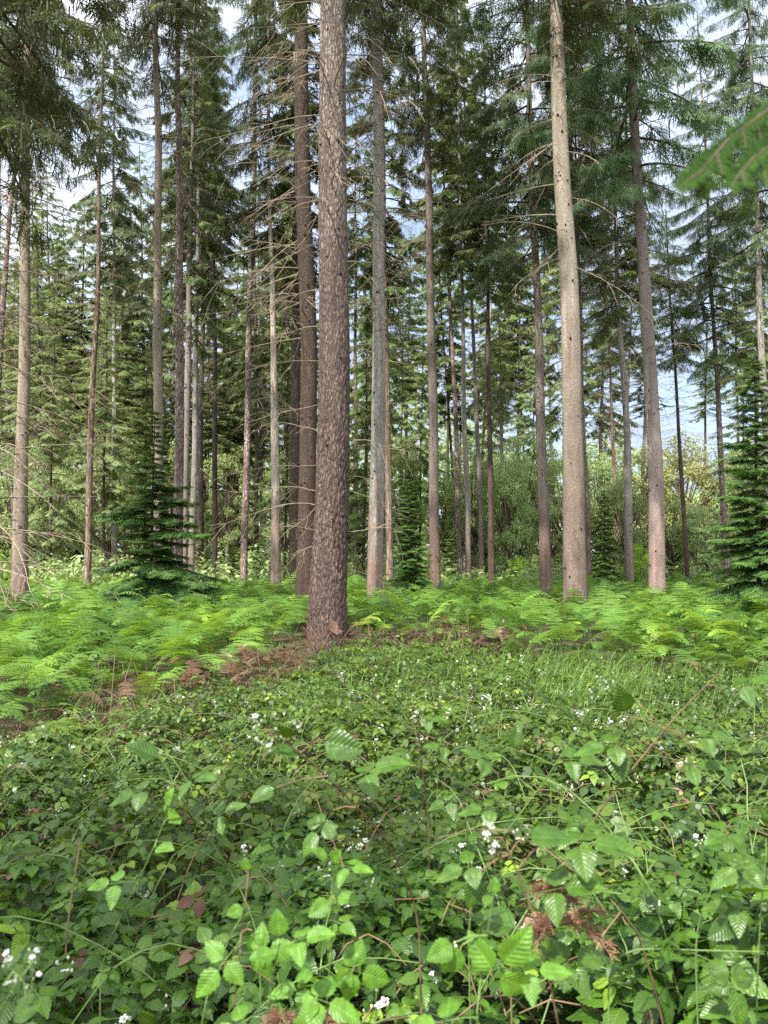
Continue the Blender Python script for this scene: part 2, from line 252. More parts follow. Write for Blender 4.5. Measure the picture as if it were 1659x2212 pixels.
def groundmat():
    m, t = newmat('forest_floor'); L = t.links.new
    o = N(t, 'ShaderNodeOutputMaterial'); p = N(t, 'ShaderNodeBsdfPrincipled'); p.inputs['Roughness'].default_value = 0.95
    tc = N(t, 'ShaderNodeTexCoord'); nz = N(t, 'ShaderNodeTexNoise'); nz.inputs['Scale'].default_value = 30; nz.inputs['Detail'].default_value = 10; nz.inputs['Roughness'].default_value = 0.75; L(tc.outputs['Object'], nz.inputs[0])
    rp = N(t, 'ShaderNodeValToRGB'); e = rp.color_ramp.elements; e[0].position = 0.35; e[0].color = (0.02, 0.013, 0.008, 1); e[1].position = 0.7; e[1].color = (0.17, 0.10, 0.06, 1); L(nz.outputs[0], rp.inputs[0])
    n2 = N(t, 'ShaderNodeTexNoise'); n2.inputs['Scale'].default_value = 0.7; n2.inputs['Detail'].default_value = 5; L(tc.outputs['Object'], n2.inputs[0])
    mr = N(t, 'ShaderNodeMapRange'); L(n2.outputs[0], mr.inputs[0]); mr.inputs[1].default_value = 0.45; mr.inputs[2].default_value = 0.6
    c = N(t, 'ShaderNodeMixRGB'); L(mr.outputs[0], c.inputs[0]); L(rp.outputs[0], c.inputs[1]); c.inputs[2].default_value = (0.05, 0.075, 0.022, 1)
    bp = N(t, 'ShaderNodeBump'); bp.inputs['Strength'].default_value = 0.8; bp.inputs['Distance'].default_value = 0.05; L(nz.outputs[0], bp.inputs['Height']); L(bp.outputs[0], p.inputs['Normal'])
    L(c.outputs[0], p.inputs['Base Color']); L(p.outputs[0], o.inputs[0]); return m

# ------------------------------------------------------------------ ground
def ground_z(x, y): return 0.05 * wob(x, y, 0.09, 3) + 0.02 * wob(x, y, 0.6, 9)
def make_ground():
    g = np.sinh(np.linspace(-5.2, 5.2, 241)); g = g / g.max() * 320
    X, Y = np.meshgrid(g, g + 8); Z = ground_z(X, Y) * (np.hypot(X, Y) < 200)
    n = len(g); i, j = np.meshgrid(np.arange(n - 1), np.arange(n - 1)); a = (j * n + i).ravel()
    A = Acc(); A.add(np.stack([X, Y, Z], -1).reshape(-1, 3), q=np.stack([a, a + 1, a + n + 1, a + n], -1))
    tag(link('ground', A.build('ground', [groundmat()])), kind='structure')
make_ground()

# ------------------------------------------------------------------ conifer building blocks
def blade_proto(specs):
    "specs: list of (p0, p1, w0, w1, var) flat tapered strips in the xy-plane with normal near z"
    v = []; q = []; a = []
    for p0, p1, w0, w1, va in specs:
        p0 = np.array(p0, float); p1 = np.array(p1, float); d = p1 - p0; s = np.cross((0.12, 0.1, 1), d); s /= np.linalg.norm(s) + 1e-9
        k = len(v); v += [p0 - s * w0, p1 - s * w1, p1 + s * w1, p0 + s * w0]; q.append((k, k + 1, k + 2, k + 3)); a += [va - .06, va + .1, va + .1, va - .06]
    v = np.array(v); return dict(v=v, q=np.array(q), a=np.array(a), uv=np.zeros((len(v), 2)))
def spray_proto(r, npair=8, w=0.018, droop=0.25, ang=50, side=0.42):
    sp = []; segs = 4; pts = []
    for i in range(segs + 1):
        s = i / segs; pts.append((s, 0.03 * r.uniform(-1, 1), -droop * s * s))
    for i in range(segs): sp.append((pts[i], pts[i + 1], w, w * (0.4 if i == segs - 1 else 1), 0.1 * i / segs))
    for i in range(npair):
        s = 0.08 + 0.82 * (i + r.uniform(0, .6)) / npair
        for sg in (-1, 1):
            if r.random() < 0.1: continue
            l = side * (1 - s) ** 0.7 * r.uniform(0.7, 1.15) + 0.06; a = R(ang + r.uniform(-12, 12))
            p0 = np.array((s, 0, -droop * s * s)); p1 = p0 + np.array((math.cos(a) * l, sg * math.sin(a) * l, -0.35 * l * r.uniform(0, 1.6)))
            sp.append((p0, p1, w * 0.9, w * 0.5, r.uniform(-.1, .15)))
    return blade_proto(sp)
def hang_proto(r):
    sp = []; n = 4; x = y = 0; prev = (0, 0, 0)
    for i in range(n):
        x += r.uniform(-.05, .09); y += r.uniform(-.06, .06); p = (x, y, -(i + 1) / n)
        d = np.array(p) - np.array(prev); sp.append((prev, p, 0.034, 0.026 if i < n - 1 else 0.01, r.uniform(-.1, .1)))
        if i: sp.append((prev, (prev[0] + r.uniform(-.22, .22), prev[1] + r.uniform(-.22, .22), prev[2] - r.uniform(.1, .3)), 0.026, 0.012, r.uniform(-.1, .1)))
        prev = p
    P = blade_proto([s for s in sp])
    return P
rr = random.Random(3)
SPRAYS = [spray_proto(rr) for _ in range(4)]; SPRAYS_FLAT = [spray_proto(rr, 9, 0.026, 0.12, 46, 0.5) for _ in range(3)]
SPRAYS_FAT = [spray_proto(rr, 8, 0.04, 0.3, 50, 0.45) for _ in range(3)]
HANGS = [hang_proto(rr) for _ in range(4)]
def blades_facing(P):
    return P
def crown_mesh(name, Lc=16, Lmax=2.9, nb=110, hang=1.0, dead=40, dead_len=1.6, zdead=8, seed=1, flat=False, slim=0.0, mats=None, density=1.0, up=0.1, fat=False):
    "a spruce crown: z=0 at the lowest live branch; dead branches below"
    g = np.random.default_rng(seed); A = Acc()
    u = (np.arange(nb) + g.uniform(0, 1, nb)) / nb; z = Lc * (u ** 0.92) * 0.985
    az = np.arange(nb) * 2.39996 + g.normal(0, .35, nb)
    prof = np.minimum(1, 0.62 + u * 2.2) * (1 - u) ** 0.72 + 0.05
    L = Lmax * prof * g.uniform(0.6, 1.2, nb) * (1 - slim * 0.3)
    a = up - 0.35 * (1 - u) + g.normal(0, .1, nb); dr = 0.55 * (1 - u) ** .5 + g.normal(0, .07, nb)
    P = 9; s = np.linspace(0, 1, P)[None]
    rad = np.array([np.cos(az), np.sin(az)]).T; tanv = np.stack([-rad[:, 1], rad[:, 0]], -1)
    bend = g.normal(0, .12, nb)
    def pt(i, s):
        s = np.asarray(s); h = L[i] * s; side = bend[i] * L[i] * s * s
        return np.stack([rad[i, 0] * h + tanv[i, 0] * side, rad[i, 1] * h + tanv[i, 1] * side, z[i] + L[i] * (a[i] * s - dr[i] * s ** 2 + 0.42 * dr[i] * s ** 4)], -1)
    I = np.repeat(np.arange(nb), P).reshape(nb, P)
    paths = pt(I, np.broadcast_to(s, (nb, P)))
    rads = (0.010 + 0.011 * L[:, None]) * (1 - s * 0.85)
    v, q = tubes(paths, rads, 4); A.add(v, q=q, mi=0)
    # side shoots
    for sg in (-1, 1):
        ns = (L * 8.5 * density + 3).astype(int); idx = np.repeat(np.arange(nb), ns); K = len(idx)
        t = 0.16 + 0.8 * g.uniform(0, 1, K) ** 0.85
        p = pt(idx, t); p2 = pt(idx, np.minimum(t + .05, 1.02)); d = p2 - p; d /= np.linalg.norm(d, axis=1, keepdims=True) + 1e-9
        hz = np.cross(d, [0, 0, 1.]); ang = R(55) + g.normal(0, .22, K)
        dir_ = d * np.cos(ang)[:, None] + sg * hz * np.sin(ang)[:, None]; dir_[:, 2] -= g.uniform(0.05, 0.55, K) * (0.4 if flat else 1)
        ln = (0.25 * L[idx] * (1 - t) ** 0.6 + 0.20) * g.uniform(.7, 1.25, K)
        zn = np.tile([0, 0, 1.], (K, 1)) + g.normal(0, .25, (K, 3))
        Mx = basis(dir_, zn, ln); sel = g.integers(0, 3, K)
        for k in range(3):
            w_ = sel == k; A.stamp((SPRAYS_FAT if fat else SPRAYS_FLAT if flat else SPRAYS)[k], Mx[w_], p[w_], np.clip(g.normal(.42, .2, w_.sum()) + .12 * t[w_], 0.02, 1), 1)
    # tip sprays
    p = pt(np.arange(nb), 0.86 + 0 * u); d = pt(np.arange(nb), 1.0 + 0 * u) - p
    A.stamp(SPRAYS[0], basis(d, np.tile([0, 0, 1.], (nb, 1)), 0.35 + 0.1 * L), p, 0.6, 1)
    # hanging twigs
    if hang:
        ns = (L * 24 * hang * density).astype(int); idx = np.repeat(np.arange(nb), ns); K = len(idx)
        t = 0.15 + 0.83 * g.uniform(0, 1, K); p = pt(idx, t); off = g.uniform(-1, 1, K) * 0.34 * L[idx] * (1 - t) ** .5
        hz = np.stack([tanv[idx, 0], tanv[idx, 1], 0 * t], -1); p = p + hz * off[:, None]; p[:, 2] -= 0.25 * np.abs(off)
        ln = g.uniform(.18, .5, K) * (0.7 + 0.25 * hang); ra = g.uniform(0, 2 * PI, K)
        xa = np.stack([np.cos(ra), np.sin(ra), g.normal(0, .12, K)], -1); Mx = basis(xa, np.tile([0, 0, 1.], (K, 1)) + g.normal(0, .12, (K, 3)), ln); sel = g.integers(0, 4, K)
        for k in range(4):
            w_ = sel == k; A.stamp(HANGS[k], Mx[w_], p[w_], np.clip(g.normal(.35, .18, w_.sum()), 0.02, 1), 1)
    if dead: dead_branches(A, g, dead, dead_len, -zdead, Lc * 0.25, 2)
    return A.build(name, mats or [M['twig'], M['needle'], M['dead']], smooth=False)
def dead_branches(A, g, n, ln, z0, z1, mi, r0=0.011, sub=7):
    z = g.uniform(z0, z1, n); az = g.uniform(0, 2 * PI, n); L = ln * g.uniform(.35, 1.25, n); P = 6; s = np.linspace(0, 1, P)[None]
    a = g.normal(.02, .22, n)[:, None]; c = g.uniform(.05, .45, n)[:, None]; bd = g.normal(0, .22, n)[:, None]; ca, sa = np.cos(az)[:, None], np.sin(az)[:, None]
    side = bd * L[:, None] * s * s; h = L[:, None] * s
    paths = np.stack([ca * h - sa * side, sa * h + ca * side, z[:, None] + L[:, None] * (a * s - c * s * s)], -1)
    v, q = tubes(paths, r0 * (0.6 + 0.4 * L[:, None]) * (1 - .75 * s), 3); A.add(v, q=q, mi=mi)
    K = n * sub; idx = np.repeat(np.arange(n), sub); k = g.integers(1, P - 1, K); fr = g.uniform(0, 1, K)[:, None]
    p = paths[idx, k] * (1 - fr) + paths[idx, k + 1] * fr; d = paths[idx, k + 1] - paths[idx, k]; d /= np.linalg.norm(d, axis=1, keepdims=True) + 1e-9
    hz = np.cross(d, [0, 0, 1.]) * g.choice([-1, 1], K)[:, None]; dd = d * 0.7 + hz * 0.75; dd[:, 2] += g.normal(-.15, .25, K)
    l2 = L[idx] * g.uniform(.12, .42, K); s2 = np.array([0, .5, 1.])
    pa = p[:, None, :] + dd[:, None, :] * (l2[:, None] * s2[None])[..., None]; pa[:, :, 2] -= (l2[:, None] * s2[None] ** 2) * g.uniform(0, .45, K)[:, None]
    v, q = tubes(pa, np.broadcast_to(np.array([.0055, .0045, .002])[None] * r0 / 0.011, (K, 3)), 3); A.add(v, q=q, mi=mi)

def trunk_mesh(name, pts, H, bark, sides=20, step=0.35, knots=26, rough=0.02, seed=0, plates=False, flare=0.25):
    "pts: (x, y, z, r) control points rising from the ground, local coordinates; continues to height H"
    g = np.random.default_rng(seed); pts = sorted(pts, key=lambda p: p[2])
    Z = np.array([p[2] for p in pts]); Xc = np.array([p[0] for p in pts]); Rr = np.array([p[3] for p in pts])
    sl = (Xc[-1] - Xc[0]) / max(Z[-1] - Z[0], .1)
    if H > Z[-1] + 1: Z = np.append(Z, H); Xc = np.append(Xc, Xc[-1] + sl * (H - Z[-2])); Rr = np.append(Rr, 0.02)
    zz = np.arange(-0.35, Z[-1], step); zz = np.append(zz, Z[-1])
    x = np.interp(zz, Z, Xc); r = np.interp(zz, Z, Rr)
    if zz[0] < Z[0]: x[zz < Z[0]] = Xc[0] - 0 * zz[zz < Z[0]]
    r = r * (1 + flare * np.exp(-np.maximum(zz, 0) / 0.28)); wx = 0.02 * np.sin(zz * .7 + g.uniform(0, 6)) * np.clip(zz / 4, 0, 1); wy = 0.03 * np.sin(zz * .5 + g.uniform(0, 6)) * np.clip(zz / 4, 0, 1)
    th = np.arange(sides) * 2 * PI / sides
    TH, ZZ = np.meshgrid(th, zz); RR = np.repeat(r[:, None], sides, 1)
    d = rough * (wob(TH * 0.9, ZZ * .5, .8, seed % 30) * .6 + g.normal(0, .35, TH.shape)); d[:, :] += 0.03 * np.sin(3 * TH + seed) * np.exp(-np.maximum(ZZ, 0) / .4)
    if plates:
        k = 5200; sx = g.uniform(0, 2 * PI, k); sz = g.uniform(0, 17, k); a3 = 0.30
        d = np.zeros_like(TH)
        for i in range(len(zz)):
            m = np.abs(sz - zz[i]) < 0.16; px_ = sx[m]; pz = sz[m]
            if m.sum() < 3: continue
            dx = np.abs(th[:, None] - px_[None]); dx = np.minimum(dx, 2 * PI - dx) * a3; dz = (zz[i] - pz)[None] * 0.62
            D2 = np.sort(np.sqrt(dx ** 2 + dz ** 2), axis=1); e = D2[:, 1] - D2[:, 0]
            amt = np.interp(zz[i], [0, 3, 7, 16], [0.026, 0.024, 0.013, 0.006])
            d[i] = amt * (np.clip(e / 0.02, 0, 1) - .5) + g.normal(0, .25, sides) * amt
        d = d / RR
    RR = RR * (1 + d)
    v = np.stack([(x + wx)[:, None] + RR * np.cos(TH), wy[:, None] + RR * np.sin(TH), ZZ], -1).reshape(-1, 3)
    i = np.arange(len(zz) - 1)[:, None] * sides; j = np.arange(sides)[None]; j2 = (j + 1) % sides
    A = Acc(); A.add(v, q=np.stack([i + j, i + j2, i + sides + j2, i + sides + j], -1).reshape(-1, 4))
    # branch scars and stubs in loose whorls
    if knots:
        zt = min(Z[-1], 16); zk = np.sort(g.uniform(1.2, zt, knots)); pa = []; ra = []
        for z0 in zk:
            for _ in range(g.integers(1, 4)):
                t = g.uniform(PI, 2 * PI) if g.random() < .8 else g.uniform(0, PI); z1 = z0 + g.normal(0, .08); R0 = np.interp(z1, zz, r); xx = np.interp(z1, zz, x + wx); yy = np.interp(z1, zz, wy)
                l = g.uniform(.012, .05); w = g.uniform(.011, .024)
                c = np.array([xx + R0 * .97 * math.cos(t), yy + R0 * .97 * math.sin(t), z1]); n = np.array([math.cos(t), math.sin(t), .15])
                pa.append([c, c + n * (l * .7 + R0 * .03), c + n * (l + R0 * .03)]); ra.append([w * 1.3, w, w * .35])
        v, q = tubes(np.array(pa), np.array(ra), 6); A.add(v, q=q, mi=1)
    return A.build(name, [bark, M['knot']])

print('protos ok')
CR = {}
def crown(key):
    if key not in CR:
        s = dict(
            A=dict(Lc=17, Lmax=2.9, nb=98, hang=1.0, density=.78, dead=80, dead_len=1.7, zdead=6, seed=1),
            B=dict(Lc=15, Lmax=2.8, nb=98, hang=1.2, density=.72, dead=130, dead_len=1.6, zdead=9, seed=2, slim=.3),
            C=dict(Lc=13, Lmax=2.3, nb=80, hang=1.0, dead=150, dead_len=1.3, zdead=8, seed=3, density=.6),
            D=dict(Lc=18, Lmax=3.5, nb=96, hang=.75, density=.78, dead=55, dead_len=1.8, zdead=6, seed=4, up=.15),
            E=dict(Lc=20, Lmax=2.9, nb=100, hang=.8, density=.75, dead=50, dead_len=1.6, zdead=6, seed=5),
            G=dict(Lc=19, Lmax=2.3, nb=88, hang=.8, density=.75, dead=70, dead_len=1.4, zdead=8, seed=6),
            S=dict(Lc=12, Lmax=1.5, nb=60, hang=.5, dead=150, dead_len=1.5, zdead=11, seed=7, density=.7),
            F=dict(Lc=20, Lmax=3.4, nb=96, hang=.5, density=.52, dead=30, seed=8, fat=True),
            H=dict(Lc=20, Lmax=3.0, nb=90, hang=.6, density=.52, dead=40, seed=9, fat=True, up=.2),
        )[key]
        CR[key] = crown_mesh('crown_' + key, **s)
    return CR[key]
def set_mats(o, needle=None, dead=None):
    if needle: o.material_slots[1].link = 'OBJECT'; o.material_slots[1].material = M[needle]
    if dead and len(o.material_slots) > 2: o.material_slots[2].link = 'OBJECT'; o.material_slots[2].material = M[dead]
HERO = []
def tree(short, label, pts, D, bark, crown_y, ckey, cs=(1, 1), needle='needle', H=None, group=None, cat='tree', name='spruce_tree', hero=True, sides=20, knots=26, dead='dead', **kw):
    "pts: (x px, y px, width px) along the trunk; D depth; crown_y: pixel height where live branches begin"
    b = px(pts[0][0], pts[0][1], D); zs = []
    for (x, y, w) in pts: p = px(x, y, D); zs.append((p.x, 0, p.z, w / F * D / 2))
    x0, z0, r0 = zs[0][0], zs[0][2], zs[0][3]
    sl = (zs[1][0] - zs[0][0]) / max(zs[1][2] - zs[0][2], .1); bx = x0 - sl * z0
    loc = [(p[0] - bx, 0, p[2], p[3]) for p in zs]; 
    if z0 > 0.3: loc = [(0, 0, 0, r0 * 1.12)] + loc
    zc = px(0, crown_y, D).z; lc = {'A': 17, 'B': 15, 'C': 13, 'D': 18, 'E': 20, 'G': 19, 'S': 12, 'F': 20, 'H': 20}[ckey] if ckey else 8
    Ht = zc + lc * cs[1] if H is None else H
    root = empty(name, (bx, D, 0), label, cat, group)
    sd = int(abs(bx * 131 + D * 17)) % 997
    link('trunk', trunk_mesh('trunk', loc, Ht, M[bark], sides=sides, knots=knots, seed=sd, **kw), root)
    if ckey:
        ckey = {'G': 'H', 'E': 'F'}.get(ckey, ckey); me = crown(ckey); lo = sorted(loc, key=lambda p: p[2]); Z = [p[2] for p in lo]; X = [p[0] for p in lo]
        slope = (X[-1] - X[0]) / max(Z[-1] - Z[0], .1)
        xc = np.interp(zc, Z, X) if zc <= Z[-1] else X[-1] + slope * (zc - Z[-1])
        o = link('crown', me, root, (xc, 0, zc), (0, math.atan(slope), (sd * 2.4) % 6.28), (cs[0], cs[0], cs[1]))
        # z-rotation first, lean after
        o.rotation_mode = 'XYZ'; o.rotation_euler = (Matrix.Rotation(math.atan(slope), 3, 'Y') @ Matrix.Rotation((sd * 2.4) % 6.28, 3, 'Z')).to_euler()
        set_mats(o, needle, dead)
    if hero: HERO.append((np.interp(1000, *zip(*sorted((p[1], p[0]) for p in pts))), short))
    return root
G1 = 'tall spruces with bare trunks'
# the thick spruce in front ------------------------------------------------
main = tree('thick scaly trunk', 'thickest spruce trunk with scaly mauve brown bark, nearest tree rising out of the bracken',
     [(707, 1390, 87), (708, 1295, 80), (712, 1200, 74), (716, 1105, 70), (721, 755, 65), (721, 400, 62), (718, 0, 56)], 13.5, 'scaly', -140, 'A', (1, 1), 'needle_dark', group=G1, sides=110, step=0.045, knots=34, plates=True, flare=.12)
def limb(root, D0, pts, r0=0.013, subs=9, seed=0, dspread=0.6):
    "one bare branch of a tree, from pixel way-points"
    g = np.random.default_rng(seed); b = Vector(root.location); P = []
    dy = g.uniform(-.05, dspread)
    n = len(pts)
    for i, (x, y) in enumerate(pts): P.append(px(x, y, D0 - .0 + dy * i / (n - 1)) - b)
    P = np.array([list(p) for p in P]); s = np.linspace(0, 1, n); t = np.linspace(0, 1, 14)
    def cr_(s_, k):
        return np.interp(t, s_, k)
    path = np.stack([cr_(s, P[:, k]) for k in range(3)], -1)
    for _ in range(2): path[1:-1] = (path[:-2] + 2 * path[1:-1] + path[2:]) / 4
    path[1:] += np.cumsum(g.normal(0, .008, (13, 3)), 0)
    A = Acc(); v, q = tubes(path[None], (r0 * (1 - .8 * t))[None], 5); A.add(v, q=q)
    Ln = np.linalg.norm(path[-1] - path[0]); K = subs
    for _ in range(K):
        k = g.integers(3, 12); d = path[k + 1] - path[k]; d /= np.linalg.norm(d)
        e = d * .8 + np.cross(d, [0, 1., 0]) * g.choice([-1, 1]) * g.uniform(.3, .9) + np.array([0, g.normal(0, .5), -.15]); l = Ln * g.uniform(.12, .4); m = np.linspace(0, 1, 6)[:, None]
        sp = path[k] + e * l * m + np.array([0, 0, -1.]) * l * g.uniform(-.1, .5) * m ** 2 + np.vstack([[0, 0, 0], g.normal(0, .012, (5, 3))])
        v, q = tubes(sp[None], (np.linspace(.0062, .0022, 6) * r0 / .013)[None], 4); A.add(v, q=q)
    return link('branch', A.build('branch', [M['dead']]), root)
BR = [[(690, 50), (600, 58), (520, 65), (450, 40)], [(690, 137), (640, 127), (560, 127), (450, 124), (330, 136)], [(692, 248), (625, 256), (540, 280), (450, 300), (380, 330)],
      [(690, 520), (640, 545), (575, 580), (520, 640), (470, 720)], [(688, 625), (640, 634), (590, 650), (540, 672)], [(686, 705), (640, 712), (590, 735)],
      [(687, 780), (630, 780), (570, 790), (500, 815), (440, 850)], [(686, 875), (640, 882), (600, 890), (540, 905), (500, 925)], [(685, 930), (650, 925), (600, 915), (560, 935)],
      [(684, 1005), (640, 1003), (590, 1005), (530, 1015), (440, 1040)], [(683, 1060), (640, 1050), (600, 1048), (540, 1060), (480, 1062)],
      [(684, 1092), (650, 1085), (600, 1090), (560, 1105), (500, 1120), (440, 1150)], [(682, 1145), (640, 1138), (590, 1140), (540, 1128)], [(686, 1090), (665, 1120), (630, 1140), (600, 1170), (560, 1200)],
      [(680, 1180), (650, 1190), (620, 1215), (605, 1245)], [(680, 1130), (655, 1160), (650, 1200), (640, 1260)], [(752, 430), (790, 440), (840, 470), (880, 500)], [(752, 345), (800, 375), (850, 380)],
      [(755, 1027), (790, 1030), (830, 1050), (880, 1090)], [(754, 1060), (800, 1075), (850, 1110), (900, 1130)], [(750, 1148), (790, 1147), (840, 1140), (880, 1160)],
      [(750, 1228), (780, 1232), (820, 1250), (860, 1280)], [(753, 870), (790, 880), (830, 900)], [(754, 950), (800, 955), (840, 975), (900, 985)], [(753, 520), (800, 530), (850, 560), (910, 570)], [(752, 60), (800, 85), (850, 130)]]
for i, b in enumerate(BR): limb(main, 13.5, b, 0.006 + 0.005 * ((i * 7) % 3) / 2, 9, 40 + i)
